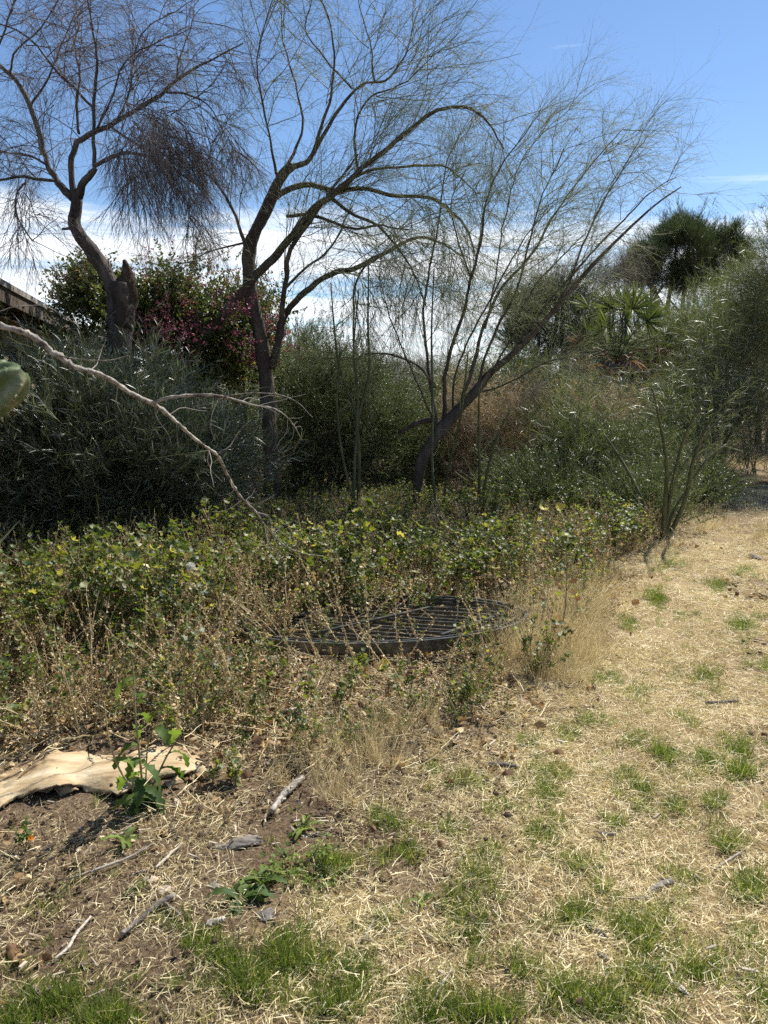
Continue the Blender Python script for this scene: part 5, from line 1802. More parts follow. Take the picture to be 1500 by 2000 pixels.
tag(o, 'fresh green grass growing in patches through the straw', 'grass')

# mallow field
gcx, gcy = GR[0][0], GR[0][1]


def mallow_prob(x, y):
    p = np.where(field(x, y), 1.0, 0.0)
    near = np.clip((y - 2.7) / 1.0, 0.42, 1)          # thinner towards the near edge
    p = p * near * (0.82 + 0.25 * smooth_noise(x, y, 3.0, 31))
    e = ((x - gcx) / (GR[1] * 0.95)) ** 2 + ((y - gcy + 0.05) / (GR[2] * 1.05)) ** 2
    p = np.where(e < 1, p * np.where(y > gcy - 0.28, 1.0, 0.35), p)
    front = (np.abs(x - gcx) < 0.95) & (y < gcy - 0.5) & (y > gcy - 1.3)
    p = np.where(front, p * 0.40, p)
    # grassy patch at its right border stays thin
    gp = gnd(1060, 1220)
    p = np.where(((x - gp[0]) / 0.75) ** 2 + ((y - gp[1]) / 0.9) ** 2 < 1, p * 0.25, p)
    return np.clip(p, 0, 1)


n = 52000
x = rng.uniform(-9, 8, n)
y = rng.uniform(2.5, 13.5, n)
k = (np.abs(x) < 0.53 * y + 1.2) & (rng.random(n) < mallow_prob(x, y) * 0.36 * np.clip(1 + 1.0 * smooth_noise(x, y, 5.5, 91), 0.25, 1.6) * np.clip((6.5 / y), 0.4, 1))
x, y = x[k], y[k]
s = rng.uniform(0.45, 1.35, len(x)) * np.minimum(np.clip(0.62 + (y - 3.0) * 0.18, 0.5, 1.0), 1.16 - 0.062 * y) * (1 + 0.30 * smooth_noise(x, y, 3.5, 77))
s = np.where((np.abs(x - gcx) < 1.05) & (y < gcy + 0.5), s * 0.60, s)
o = scatter('mallow_weeds', 'mallow', np.stack([x, y, gz(x, y) - 0.01], -1), upright(len(x), 0.16), s)
tag(o, 'waist-low thicket of green and withering mallow weeds', 'weeds')
print('mallow plants', len(x))

n = 5000
x = rng.uniform(-6, 4, n)
y = rng.uniform(3.2, 9, n)
k = (np.abs(x) < 0.53 * y + 1.0) & (rng.random(n) < mallow_prob(x, y) * np.where(x < -0.6, 0.9, 0.5))
x, y = x[k], y[k]
o = scatter('dry_weed_stalks', 'dry_stalk', np.stack([x, y, gz(x, y) - 0.01], -1), upright(len(x), 0.3), rng.uniform(0.6, 1.1, len(x)))
tag(o, 'bleached leaning seed stalks among the mallow weeds', 'weeds')

# dry standing grass at the right border of the weeds, and by the path
DG = [(1065, 1225, 100, 65, 220), (1110, 1270, 60, 55, 130), (1120, 1170, 60, 45, 110), (710, 1470, 130, 60, 100), (630, 1540, 60, 40, 30), (1000, 1130, 50, 25, 30), (1150, 1130, 60, 25, 50), (760, 1420, 80, 30, 40),
      (1280, 1060, 60, 10, 26), (1440, 890, 60, 8, 60), (1060, 1300, 60, 30, 40), (1380, 1010, 40, 15, 20), (1490, 1035, 20, 8, 8)]
gx, gy = [], []
for (u, v, ru, rv, n) in DG:
    for _ in range(int(n * (0.85 if v < 1350 else 0.42))):
        q = gnd(u + rng.normal() * ru * 0.6, v + rng.normal() * rv * 0.6 + 20)
        gx.append(q[0])
        gy.append(q[1])
gx, gy = np.array(gx), np.array(gy)
o = scatter('dry_grass', 'dry_grass', np.stack([gx, gy, gz(gx, gy)], -1), upright(len(gx), 0.25), rng.uniform(0.30, 0.85, len(gx)) * np.where(gy < 4.2, 0.7, 1.0))
tag(o, 'standing golden dry grass edging the weeds', 'grass')


# ------------------------------------------------------------------ the pale bark sheet
def make_bark_sheet():
    c = on_ground(205, 1530)
    root = thing('bark_sheet', 'large buckled tan sheet of fallen bark lying on the soil at left', 'bark', c)
    # outline in pixels, turned into ground positions
    top = [(-40, 1530), (0, 1506), (45, 1492), (85, 1478), (90, 1466), (140, 1470), (200, 1484), (250, 1484), (300, 1468), (350, 1466), (378, 1480), (398, 1505), (402, 1512)]
    bot = [(-40, 1600), (0, 1580), (28, 1562), (70, 1545), (120, 1533), (150, 1545), (180, 1562), (225, 1568), (262, 1560), (300, 1550), (340, 1538), (375, 1528), (404, 1516)]
    nx, ny = 64, 20

    def smp(arr, t):
        arr = np.array(arr, float)
        x = np.interp(t, np.linspace(0, 1, len(arr)), arr[:, 0])
        y = np.interp(t, np.linspace(0, 1, len(arr)), arr[:, 1])
        return x, y
    ts = np.linspace(0, 1, nx)
    tx, ty = smp(top, ts)
    bx, by = smp(bot, ts)
    V = np.zeros((ny, nx, 3))
    for i in range(nx):
        for j in range(ny):
            f = j / (ny - 1)
            u, v = bx[i] * (1 - f) + tx[i] * f, by[i] * (1 - f) + ty[i] * f
            p = gnd(u, v)
            s = ts[i]
            lift = 0.026 * math.sin(PI * min(1, f * 1.0)) ** 0.7
            edge = 0.052 * math.exp(-((s - 0.30) / 0.13) ** 2) * (1 - f) ** 0.7 + 0.02 * math.exp(-((s - 0.60) / 0.09) ** 2) * (1 - f) + 0.012 * math.sin(23 * s) * (1 - f) ** 3
            wav = 0.010 * math.sin(9 * s + 4 * f) + 0.006 * math.sin(21 * s - 6 * f)
            z = 0.012 + lift * (0.5 + 0.5 * math.sin(PI * s) ** 0.5) + edge + wav * (0.3 + f)
            # keep each point on its own sight line as it is lifted off the soil
            k = (EYE - z) / EYE
            V[j, i] = (p[0] * k, p[1] * k, z + gz(p[0], p[1]))
    V[:, :, 2] += rng.normal(size=(ny, nx)) * 0.0012
    V[0, :, 1] += rng.normal(size=nx) * 0.005 + 0.014 * np.sin(np.arange(nx) * 1.1) * np.sin(np.arange(nx) * 0.37)
    V[-1, :, 1] += rng.normal(size=nx) * 0.007 + 0.02 * np.sin(np.arange(nx) * 0.9 + 1) * np.sin(np.arange(nx) * 0.31)
    th = 0.006
    V2 = V.copy()
    V2[:, :, 2] -= th
    idx = np.arange(nx * ny).reshape(ny, nx)
    Q = np.stack([idx[:-1, :-1], idx[:-1, 1:], idx[1:, 1:], idx[1:, :-1]], -1).reshape(-1, 4)
    mb = MB()
    mb.add(V.reshape(-1, 3), Q=Q)
    mb.build('sheet', M['bark_sheet'], root)
    ub = MB()
    ub.add(V2.reshape(-1, 3), Q=Q[:, ::-1])
    off = nx * ny
    # rim closing the thickness
    ring = list(idx[0]) + list(idx[1:, -1]) + list(idx[-1, ::-1][1:]) + list(idx[::-1, 0][1:-1])
    n = len(ring)
    allv = np.vstack([V.reshape(-1, 3)[ring], V2.reshape(-1, 3)[ring]])
    ub.add(allv, Q=[(i, (i + 1) % n, n + (i + 1) % n, n + i) for i in range(n)])
    ub.build('underside', M['bark_under'], root)
    # torn flakes at the broken front edge
    for (u, v, w, h, a) in ((95, 1545, 0.14, 0.05, 0.15), (60, 1555, 0.10, 0.035, 0.3), (130, 1560, 0.10, 0.03, -0.1), (20, 1548, 0.16, 0.06, 0.5), (385, 1535, 0.12, 0.05, -0.4), (340, 1560, 0.08, 0.04, -0.2)):
        p = on_ground(u, v)
        m = MB()
        uu, vv = np.meshgrid(np.linspace(-1, 1, 7), np.linspace(-1, 1, 4))
        x = uu * w / 2 * (1 - 0.25 * vv ** 2) + rng.normal(size=uu.shape) * 0.004
        yv = vv * h / 2 * (1 - 0.5 * uu ** 2) + rng.normal(size=uu.shape) * 0.003
        z = 0.022 + 0.012 * np.sin(3 * uu + vv) + 0.008 * vv
        X = x * math.cos(a) - yv * math.sin(a) + p[0]
        Y = x * math.sin(a) + yv * math.cos(a) + p[1]
        Vt = np.stack([X, Y, z + p[2]], -1).reshape(-1, 3)
        Vb = Vt - np.array((0, 0, 0.004))
        g = np.arange(28).reshape(4, 7)
        q = np.stack([g[:-1, :-1], g[:-1, 1:], g[1:, 1:], g[1:, :-1]], -1).reshape(-1, 4)
        m.add(Vt, Q=q)
        m.add(Vb, Q=q[:, ::-1])
        rg = list(g[0]) + list(g[1:, -1]) + list(g[-1, ::-1][1:]) + list(g[::-1, 0][1:-1])
        nn = len(rg)
        m.add(np.vstack([Vt[rg], Vb[rg]]), Q=[(i, (i + 1) % nn, nn + (i + 1) % nn, nn + i) for i in range(nn)])
        m.build('flake', M['bark_sheet'], root)


make_bark_sheet()


# ------------------------------------------------------------------ sticks, bark pieces, stones
def stick(name, label, cat, nodes, mat='grey_wood', sides=8, rough=0.14, lift=0.012, tint=0.5, forks=()):
    def line(nn):
        P, R = [], []
        for (u, v, r) in nn:
            p = on_ground(u, v)
            d = p[1]
            rr = r * d / FPX
            p[2] += max(rr * 0.8, 0.004) + lift
            P.append(p)
            R.append(rr)
        return np.array(P), np.array(R)
    P, R = line(nodes)
    if len(P) == 2:
        P = np.array([P[0], (P[0] + P[1]) / 2 + np.array((0, 0, 0.003)), P[1]])
        R = np.array([R[0], R.mean(), R[1]])
    SP, SR = spline(P, R, 26)
    SP += rng.normal(size=SP.shape) * SR[:, None] * 0.12
    if forks:
        root = thing(name, label, cat, P[0])
        mb = MB()
        limb(mb, SP, SR, sides, rough, tint=tint)
        mb.build('shaft', M[mat], root)
        for f in forks:
            a, b = line(f)
            if len(a) == 2:
                a = np.array([a[0], (a[0] + a[1]) / 2, a[1]])
                b = np.array([b[0], b.mean(), b[1]])
            a, b = spline(a, b, 14)
            m2 = MB()
            limb(m2, a, b, 6, rough, tint=tint)
            m2.build('fork', M[mat], root)
        return root
    mb = MB()
    limb(mb, SP, SR, sides, rough, tint=tint)
    return tag(mb.build(name, M[mat], loc=P[0]), label, cat)


stick('stick', 'thick grey weathered stick lying diagonally below the dry grass', 'stick', [(530, 1602, 6), (548, 1578, 7.5), (572, 1555, 7.5), (592, 1538, 6)], tint=0.7)
stick('stick', 'dark brown forked stick lying below the small tan stones', 'stick', [(238, 1842, 5), (275, 1815, 6.5), (310, 1790, 7), (342, 1772, 5)], tint=0.2, forks=[[(322, 1786, 4), (355, 1812, 3)]])
stick('stick', 'pale bent twig lying on straw left of the dark forked stick', 'stick', [(108, 1884, 3), (135, 1862, 3.6), (150, 1835, 3.6), (178, 1802, 2.5)], tint=0.95)
stick('stick', 'bleached straight twig pointing at the grey bark chunk', 'stick', [(305, 1712, 2.4), (330, 1690, 3), (358, 1666, 2)], tint=1.0)
stick('stick', 'short grey driftwood stub near the bottom left grass', 'stick', [(395, 1828, 6), (418, 1824, 7), (438, 1818, 6)], tint=0.7)
stick('stick', 'long thin grey twig crossing the straw behind the stones', 'stick', [(130, 1730, 2), (200, 1712, 3), (260, 1690, 2.4), (300, 1668, 1.4)], tint=0.45)
stick('stick', 'pale thin stick lying in the green grass at bottom centre', 'stick', [(592, 1978, 2.4), (630, 1950, 3), (668, 1925, 2)], tint=1.0)
stick('stick', 'short dark stick on straw, right of middle', 'stick', [(1162, 1622, 4), (1180, 1628, 5.5), (1202, 1626, 4)], tint=0.15)
stick('stick', 'knobbly grey stick with a thin twig lying on straw', 'stick', [(1266, 1745, 4), (1285, 1730, 6), (1312, 1720, 6)], tint=0.4, forks=[[(1230, 1756, 2.4), (1272, 1752, 3)]])
stick('stick', 'small orange brown stick standing out on pale straw', 'stick', [(1352, 1700, 3), (1370, 1716, 3.4)], mat='chip', tint=0.6)
stick('stick', 'thin grey twig at the right, among thin grass', 'stick', [(1395, 1690, 2), (1425, 1672, 3), (1450, 1660, 2)], tint=0.6)
stick('stick', 'dark flat stick on soil below the dry grass clump', 'stick', [(948, 1508, 4), (975, 1506, 6), (1010, 1508, 4)], tint=0.05)
stick('stick', 'thin dark stick lying on straw beyond the tufts', 'stick', [(1378, 1372, 3), (1405, 1372, 4), (1442, 1370, 2.6)], tint=0.2)
stick('stick', 'bleached white stick on the litter beside the dry grass', 'stick', [(1182, 1156, 3), (1192, 1148, 4), (1197, 1145, 3)], tint=1.0)
stick('stick', 'curved pale twig lying left of the big grass patch', 'stick', [(838, 1975, 2), (860, 1930, 3), (884, 1895, 2.4)], tint=0.9)
stick('stick', 'dark little stick near the bottom right bark piece', 'stick', [(1165, 1880, 4), (1180, 1892, 5), (1190, 1900, 3)], tint=0.1)
stick('stick', 'grey stick lying across the soil above the bark sheet', 'stick', [(-30, 1408, 6), (40, 1402, 7), (112, 1398, 4)], tint=0.5)
stick('stick', 'short grey plank end resting on brown leaves by a yellow leaf', 'stick', [(556, 1408, 7), (578, 1406, 8), (596, 1410, 7)], tint=0.75)
stick('stick', 'slim brown twig pointing up right through the centre straw', 'stick', [(705, 1850, 1.8), (728, 1810, 2.4), (745, 1780, 1.6)], tint=0.5)
stick('stick', 'dark twig lying near the far bare soil of the path', 'stick', [(1478, 1040, 2), (1492, 1038, 3), (1520, 1040, 2)], tint=0.1)


def curl(name, label, u, v, L, W, yaw, tint=0.5, mat='grey_wood', arc=1.9, cat='bark'):
    """A curved piece of bark, trough-like, with thickness."""
    p = on_ground(u, v)
    nx, na = 16, 9
    t = np.linspace(-0.5, 0.5, nx)
    a = np.linspace(-arc / 2, arc / 2, na)
    T, A = np.meshgrid(t, a, indexing='ij')
    wr = W / 2 * (1 - 0.5 * np.abs(2 * T) ** 2.5)
    out = []
    for th in (1.0, 0.80):
        x = T * L + 0.01 * np.sin(5 * A)
        yy = np.sin(A) * wr * th
        z = (np.cos(A) - math.cos(arc / 2)) * wr * th + 0.004 + 0.006 * np.sin(6 * T) + 0.004 * (th < 1)
        X = x * math.cos(yaw) - yy * math.sin(yaw) + p[0]
        Y = x * math.sin(yaw) + yy * math.cos(yaw) + p[1]
        out.append(np.stack([X, Y, z + p[2]], -1).reshape(-1, 3) + rng.normal(size=(nx * na, 3)) * 0.0012)
    g = np.arange(nx * na).reshape(nx, na)
    q = np.stack([g[:-1, :-1], g[:-1, 1:], g[1:, 1:], g[1:, :-1]], -1).reshape(-1, 4)
    rg = list(g[0]) + list(g[1:, -1]) + list(g[-1, ::-1][1:]) + list(g[::-1, 0][1:-1])
    n = len(rg)
    mb = MB()
    o1 = nx * na
    V = np.vstack(out)
    mb.add(V, Q=np.vstack([q[:, ::-1], q + o1, [(rg[i], rg[(i + 1) % n], o1 + rg[(i + 1) % n], o1 + rg[i]) for i in range(n)]]), tint=tint)
    return tag(mb.build(name, M[mat], loc=p), label, cat)


curl('bark_piece', 'dark grey curved bark chunk lying left of the leafy green weed', 462, 1662, 0.17, 0.075, 0.25, 0.3)
curl('bark_piece', 'pale flat bark flake right of the dark bark chunk', 610, 1640, 0.06, 0.04, 0.1, 0.95, arc=0.8)
curl('bark_piece', 'long pale grey splinter of wood at bottom right', 1298, 1920, 0.17, 0.04, -1.1, 0.85, arc=1.0)
curl('bark_piece', 'pale flat bark shard in the brown litter, front of the grille', 560, 1300, 0.14, 0.07, -0.5, 1.0, mat='chip', arc=0.5)
curl('bark_piece', 'broad pale bark shard lying in leaf litter above the bark sheet', 420, 1382, 0.14, 0.10, 0.3, 1.0, mat='chip', arc=0.5)
curl('bark_piece', 'tan bark flake near the centre soil edge', 640, 1635, 0.05, 0.03, 0.9, 0.8, mat='chip', arc=0.7)
curl('bark_piece', 'dark bark lump lying on straw beside the bright grass clump', 1165, 1830, 0.07, 0.03, -1.0, 0.1, arc=2.2)
curl('bark_piece', 'small white bark flake by the green seedling', 270, 1718, 0.035, 0.03, 0.2, 1.0, mat='chip', arc=0.6)
curl('bark_piece', 'grey bark strip at the right edge of the dry lawn', 1490, 1175, 0.10, 0.04, 1.2, 0.6, arc=1.0)
curl('bark_piece', 'pale wood flake lying beyond the dry grass on bare soil', 1310, 1135, 0.09, 0.04, 0.1, 0.95, arc=0.8)
curl('bark_piece', 'tan curved bark bit below the leafy weed', 985, 1905, 0.04, 0.025, 0.8, 0.7, mat='chip', arc=1.2)
curl('bark_piece', 'slim pale bark sliver in the straw, bottom left', 250, 1640, 0.07, 0.02, 0.9, 0.9, mat='chip', arc=1.0)


def stone(label, u, v, size, mat='stone', tint=0.5, sq=0.65):
    p = on_ground(u, v)
    mb = MB()
    rocks(mb, np.array([p + np.array((0, 0, size * 0.10))]), size * 0.95, tint=tint, sub=3, squash=sq)
    return tag(mb.build('stone', M[mat], loc=p), label, 'stone')


stone('rounded tan stone beside the lone green seedling', 297, 1730, 0.024, tint=0.75)
stone('flat orange tan stone just right of the rounded one', 325, 1752, 0.025, tint=0.6, sq=0.45)
stone('small reddish pebble between the two tan stones and the forked stick', 302, 1765, 0.012, tint=0.4)
stone('grey flat stone at the left foot of the leafy weed', 418, 1745, 0.030, 'grey_stone')
stone('grey half buried stone right of the leafy weed', 520, 1800, 0.030, 'grey_stone', sq=0.4)
stone('pinkish pebble at the foot of the tall thistle', 345, 1590, 0.022, tint=0.6)
stone('small amber pebble on soil left of the bark chunk', 307, 1677, 0.008, tint=0.7)
stone('small dark clod on straw at upper right', 1318, 1468, 0.016, 'grey_stone')
stone('dark lump of earth on the far lawn at the right edge', 1472, 1083, 0.055, 'grey_stone', sq=0.9)
stone('tan stone half sunk in soil near the poppy', 155, 1668, 0.016, tint=0.5)
stone('little grey stone on straw below the short dark stick', 1125, 1615, 0.010, 'grey_stone')


# ------------------------------------------------------------------ single weeds in front
def weed_leaf(mb, s, d, L, W, lobes=4, droop=-0.12, tint=0.5, mat=0):
    """A toothed, lobed leaf with a folded midrib."""
    K = lobes * 2 + 3
    P = grow(s[None], d[None], np.array([L]), K, 0.05, (0, 0, droop / K * 4))[0]
    T = nrm(np.gradient(P, axis=0))
    side = nrm(np.cross(T, np.array((0, 0, 1.0)) + rng.normal(size=3) * 0.25))
    up = np.cross(side, T)
    t = np.linspace(0, 1, K)
    w = W / 2 * (0.25 + 0.9 * np.sin(PI * t ** 0.8) ** 0.8) * np.where(np.arange(K) % 2 == 1, 1.0, 0.55)
    w[0], w[-1] = W * 0.06, W * 0.03
    rf = rng.normal(size=(K, 1)) * 0.10
    V = np.stack([P - side * w[:, None] + up * (w[:, None] * (0.35 + rf)), P, P + side * w[:, None] + up * (w[:, None] * (0.35 - rf))], 1)
    g = np.arange(K * 3).reshape(K, 3)
    q = np.vstack([np.stack([g[:-1, 0], g[:-1, 1], g[1:, 1], g[1:, 0]], -1), np.stack([g[:-1, 1], g[:-1, 2], g[1:, 2], g[1:, 1]], -1)])
    mb.add(V.reshape(-1, 3), Q=q, tint=tint, mat=mat)


def rosette(name, label, u, v, n, L, W, up=0.6, lobes=4, tint=0.5, cat='weed'):
    p = on_ground(u, v)
    root = thing(name, label, cat, p)
    for k in range(n):
        a = 2 * PI * k / n + rng.normal() * 0.35
        d = np.array((math.cos(a), math.sin(a), up * rng.uniform(0.5, 1.6)))
        mb = MB()
        weed_leaf(mb, p + np.array((0, 0, 0.002)), nrm(d), L * rng.uniform(0.6, 1.15), W * rng.uniform(0.7, 1.1), lobes, -0.5, float(np.clip(tint + rng.normal() * 0.2, 0, 1)))
        mb.build('leaf', M['weed'], root)
    return root


def make_thistle():
    p = on_ground(283, 1592)
    root = thing('sow_thistle', 'tall gangly sow thistle rising in front of the tan bark sheet', 'weed', p)
    d = p[1]

    def st(nodes, r0=1.0):
        P = np.array([p] + [pt(u, v, dd) for u, v, dd in nodes])
        R = np.linspace(0.0055, 0.0026, len(P)) * r0
        SP, SR = spline(P, R, 26)
        mb = MB()
        limb(mb, SP, SR, 6, 0.05)
        mb.build('stem', M['mallow_stem'], root)
        return SP
    main = st([(278, 1530, d), (272, 1470, d), (265, 1400, d - 0.02), (262, 1340, d), (258, 1280, d)])
    s2 = st([(300, 1530, d + 0.1), (330, 1470, d + 0.15), (365, 1420, d + 0.2), (400, 1375, d + 0.25)], 0.8)
    s3 = st([(262, 1545, d - 0.05), (232, 1500, d - 0.08), (212, 1440, d - 0.1), (203, 1370, d - 0.1)], 0.8)
    s4 = st([(285, 1520, d + 0.1), (290, 1450, d + 0.12), (315, 1390, d + 0.15), (330, 1350, d + 0.15)], 0.7)
    for SP, ks in ((main, (2, 4, 6, 8, 9, 11, 13, 15, 18, 21)), (s2, (3, 6, 9, 12, 17)), (s3, (3, 5, 9, 14)), (s4, (5, 7, 9, 15))):
        for k in ks:
            a = rng.uniform(0, 2 * PI)
            mb = MB()
            weed_leaf(mb, SP[k], nrm(np.array((math.cos(a), math.sin(a) * 0.6, 0.55))), rng.uniform(0.10, 0.17) * (1.1 - k / 45), rng.uniform(0.035, 0.055), 4, -0.8, rng.uniform(0.2, 0.9))
            mb.build('leaf', M['weed'], root)
    for k in range(9):
        a = 2 * PI * k / 9 + rng.normal() * 0.3
        mb = MB()
        weed_leaf(mb, p + np.array((0, 0, 0.01)), nrm(np.array((math.cos(a), math.sin(a), rng.uniform(0.3, 1.3)))), rng.uniform(0.10, 0.17), 0.05, 5, -0.7, rng.uniform(0.0, 0.6))
        mb.build('leaf', M['weed'], root)
    for q in (main[-1], s3[8], s2[-1], s4[-1], main[6] + np.array((-0.02, 0, 0))):
        mb = MB()
        rocks(mb, q[None], 0.0085, sub=2, squash=1.5)
        mb.build('bud', M['mallow_stem'], root)


make_thistle()
rosette('weed', 'bright green seedling with upright leaves below the tall thistle', 246, 1660, 8, 0.085, 0.024, 1.6, 3, 0.85)
rosette('weed', 'leafy dark green weed clump right of the grey stone', 472, 1772, 14, 0.11, 0.04, 1.0, 4, 0.4)
rosette('weed', 'second leafy rosette leaning right of the dark green clump', 512, 1738, 12, 0.10, 0.035, 1.1, 4, 0.6)
rosette('weed', 'small two leaved seedling left of the tan stones', 262, 1752, 5, 0.06, 0.018, 1.4, 3, 0.3)
rosette('weed', 'spiky bright weed at the foot of the dry grass', 594, 1628, 10, 0.09, 0.02, 1.3, 3, 0.9)
rosette('weed', 'tiny bright seedling on the straw left of the grass clump', 822, 1768, 5, 0.06, 0.016, 2.2, 3, 0.9)
rosette('weed', 'small rosette weed in the soil right of the dry grass', 730, 1598, 7, 0.05, 0.02, 0.8, 3, 0.6)


def bushy(name, label, u, v, h, n=40, leaf=0.009, spread=0.06, mat='weed', tint=0.6, stems=7, cat='weed', shape='fan', width=1.0):
    p = on_ground(u, v)
    root = thing(name, label, cat, p)
    S = np.tile(p, (stems, 1)) + rng.normal(size=(stems, 3)) * np.array((spread * 0.2, spread * 0.2, 0))
    D = np.concatenate([rng.normal(size=(stems, 2)) * spread / h * 1.6, np.ones((stems, 1))], 1)
    A = grow(S, D, h * rng.uniform(0.6, 1.15, stems), 7, 0.08)
    mb = MB()
    tubes(mb, A, taper(A, np.full(stems, 0.0022 * width), np.full(stems, 0.001 * width)), 4, tint=0.3)
    mb.build('stems', M['mallow_stem'], root)
    s, d, r, _ = sprout(A, taper(A, np.full(stems, 0.002), np.full(stems, 0.001)), max(1, n // stems), 0.2, 1, 0.9, 0.2)
    m = MB()
    C = s + nrm(d) * rng.uniform(0.005, 0.03, (len(s), 1))
    if shape == 'fan':
        fans(m, C, np.array((0, 0.1, 0.8)) + rng.normal(size=(len(s), 3)) * 0.35, leaf * rng.uniform(0.7, 1.3, len(s)), 5, tint=np.clip(rng.normal(tint, 0.2, len(s)), 0, 1))
    else:
        blades(m, s, d, leaf * rng.uniform(1, 2.5, len(s)), leaf * 0.7, 4, tint=np.clip(rng.normal(tint, 0.2, len(s)), 0, 1), shape='oval', fold=0.3)
    m.build('leaves', M[mat], root)['kind'] = 'stuff'
    return root


bushy('weed', 'airy light green clover like weed spreading right of the leafy clumps', 578, 1712, 0.13, 110, 0.010, 0.13, tint=0.8, stems=12)
bushy('weed', 'pale green low weed mat beside the airy weed', 640, 1725, 0.05, 90, 0.008, 0.14, tint=0.7, stems=14)
bushy('weed', 'small upright bluish weed at the right end of the bark sheet', 478, 1475, 0.15, 40, 0.011, 0.03, tint=0.3, stems=3, shape='oval')
bushy('weed', 'bushy little mallow seedling right of the bark sheet', 464, 1550, 0.13, 70, 0.012, 0.05, 'mallow', 0.6, 6)
bushy('weed', 'slim little mallow seedling touching the bark sheet edge', 416, 1552, 0.11, 34, 0.011, 0.03, 'mallow', 0.5, 3)
bushy('weed', 'weed at the left edge above the bark sheet', 15, 1440, 0.30, 60, 0.020, 0.12, 'mallow', 0.7, 6)
bushy('weed', 'low mallow seedling with yellow tinge on brown leaves', 120, 1402, 0.06, 16, 0.02, 0.05, 'mallow', 0.9, 3)
for (u, v, h, lab) in ((340, 1455, 0.30, 'tall mallow weed standing just behind the thistle'), (640, 1400, 0.28, 'mallow weed standing before the left end of the grille'),
                       (800, 1395, 0.24, 'mallow weed with yellow flowers nearby, front of the grille'), (905, 1385, 0.24, 'mallow weed at the front right of the grille'),
                       (1040, 1330, 0.26, 'reddish stemmed weed before the golden dry grass'), (480, 1430, 0.26, 'mallow weed between the bark shard and the grey plank end'),
                       (700, 1350, 0.28, 'mallow weed directly before the middle of the grille'), (560, 1340, 0.34, 'mallow weed rising beside the grille rim at its left')):
    bushy('mallow_plant', lab, u, v, h, 60, 0.017, 0.10, 'mallow', 0.5, 5, cat='plant', width=1.6)


def make_poppy():
    p = on_ground(52, 1668)
    root = thing('poppy', 'small weed with one orange flower near the lower left edge', 'flower', p)
    mb = MB()
    A = grow(np.tile(p, (4, 1)), np.array([(0.1, 0, 1), (-0.3, 0, 1), (0.4, -0.1, 1), (0, 0.3, 1)], float), np.array([0.10, 0.11, 0.07, 0.1]), 6, 0.06)
    tubes(mb, A, taper(A, np.full(4, 0.002), np.full(4, 0.001)), 4, tint=0.3)
    mb.build('stems', M['mallow_stem'], root)
    m = MB()
    s, d, r, _ = sprout(A, taper(A, np.full(4, 0.002), np.full(4, 0.001)), 8, 0.2, 1, 0.8, 0.2)
    fans(m, s + nrm(d) * 0.012, np.array((0, 0.1, 0.8)) + rng.normal(size=(len(s), 3)) * 0.4, rng.uniform(0.006, 0.014, len(s)), 5, tint=0.5)
    m.build('leaves', M['weed'], root)['kind'] = 'stuff'
    f = pt(62, 1637, p[1] - 0.02)
    for k in range(5):
        a = 2 * PI * k / 5
        b = MB()
        dd = np.array((math.cos(a) * 0.8, -0.5, math.sin(a) * 0.8 + 0.2))
        blades(b, f[None], dd[None], np.array([0.016]), 0.014, 4, (0, 0, 0.05), 0.02, tint=0.4, shape='oval', fold=0.2)
        b.build('petal', M['orange'], root)
    sm = MB()
    P = np.array([p, (p + f) / 2 + np.array((0.004, 0, 0)), f])
    SP, SR = spline(P, [0.0014, 0.0012, 0.001], 10)
    limb(sm, SP, SR, 5, 0.03)
    sm.build('flower_stalk', M['mallow_stem'], root)


make_poppy()


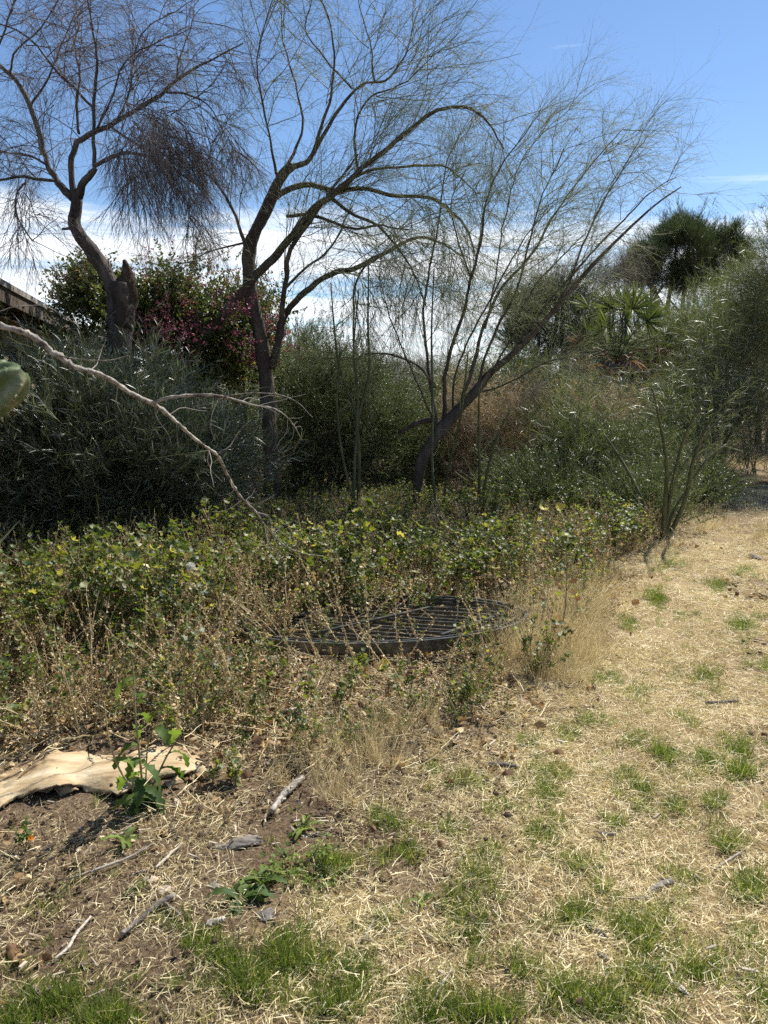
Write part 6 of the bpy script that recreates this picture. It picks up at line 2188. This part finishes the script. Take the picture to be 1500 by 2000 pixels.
def single_leaf(label, u, v, d, size, mat='yellow', name='yellow_leaf'):
    """One bright fallen or dying mallow leaf on its stalk."""
    f = pt(u, v, d)
    g = np.array((f[0] + 0.01, f[1] + 0.02, float(gz(f[0], f[1]))))
    root = thing(name, label, 'leaf', g)
    m = MB()
    fans(m, f[None], np.array([[0.05, -0.55, 0.75]]), size, 7, tint=0.6, gap=2.2)
    m.build('leaf', M[mat], root)
    s = MB()
    SP, SR = spline(np.array([g, (g + f) / 2 + np.array((0.01, 0.005, 0)), f]), [0.0016, 0.0012, 0.001], 10)
    limb(s, SP, SR, 5, 0.03)
    s.build('stalk', M['mallow_stem'], root)


single_leaf('bright yellow mallow leaf standing up before the grille', 752, 1300, 4.15, 0.040)
single_leaf('yellow green leaf hanging over the far weeds', 1062, 992, 8.0, 0.06)
single_leaf('yellow leaf next to the other bright one over the far weeds', 1095, 995, 8.0, 0.07)
single_leaf('small yellow leaf low in the weeds before the grille', 885, 1367, 3.9, 0.018)
single_leaf('golden leaf above the grey plank end', 585, 1394, 3.75, 0.024)
single_leaf('yellow green leaf among stems at the left', 120, 1085, 5.0, 0.035)
single_leaf('small yellow flower on a weed right of the yellow leaf', 855, 1328, 4.0, 0.018, 'orange', 'yellow_flower')
single_leaf('small yellow flower before the golden dry grass', 1034, 1262, 4.6, 0.018, 'orange', 'yellow_flower')


def puff(label, u, v, d, r):
    f = pt(u, v, d)
    g = np.array((f[0] + 0.02, f[1] + 0.02, float(gz(f[0], f[1]))))
    root = thing('seed_head', label, 'seed head', g)
    mb = MB()
    n = 160
    D = nrm(rng.normal(size=(n, 3)))
    A = grow(np.tile(f, (n, 1)), D, np.full(n, r), 3, 0.02)
    tubes(mb, A, taper(A, np.full(n, 0.0004), np.full(n, 0.0009)), 3, tint=0.5)
    e = A[:, -1].repeat(3, 0)
    blades(mb, e, rng.normal(size=(n * 3, 3)), np.full(n * 3, r * 0.35), 0.0012, 3, tint=0.6)
    mb.build('fluff', M['fluff'], root)['kind'] = 'stuff'
    s = MB()
    SP, SR = spline(np.array([g, (g + f) / 2 + np.array((0.01, 0.005, 0)), f]), [0.0018, 0.0014, 0.001], 10)
    limb(s, SP, SR, 5, 0.03)
    s.build('stalk', M['mallow_stem'], root)


puff('round white seed puff high in the weeds at the left', 372, 1106, 4.6, 0.024)
puff('white fluffy seed head above the pale bark shard', 444, 1290, 3.9, 0.022)
puff('small white seed head low beside the pale bark shard', 422, 1300, 3.8, 0.016)
puff('faint white seed head near the thistle top', 388, 1362, 3.7, 0.014)
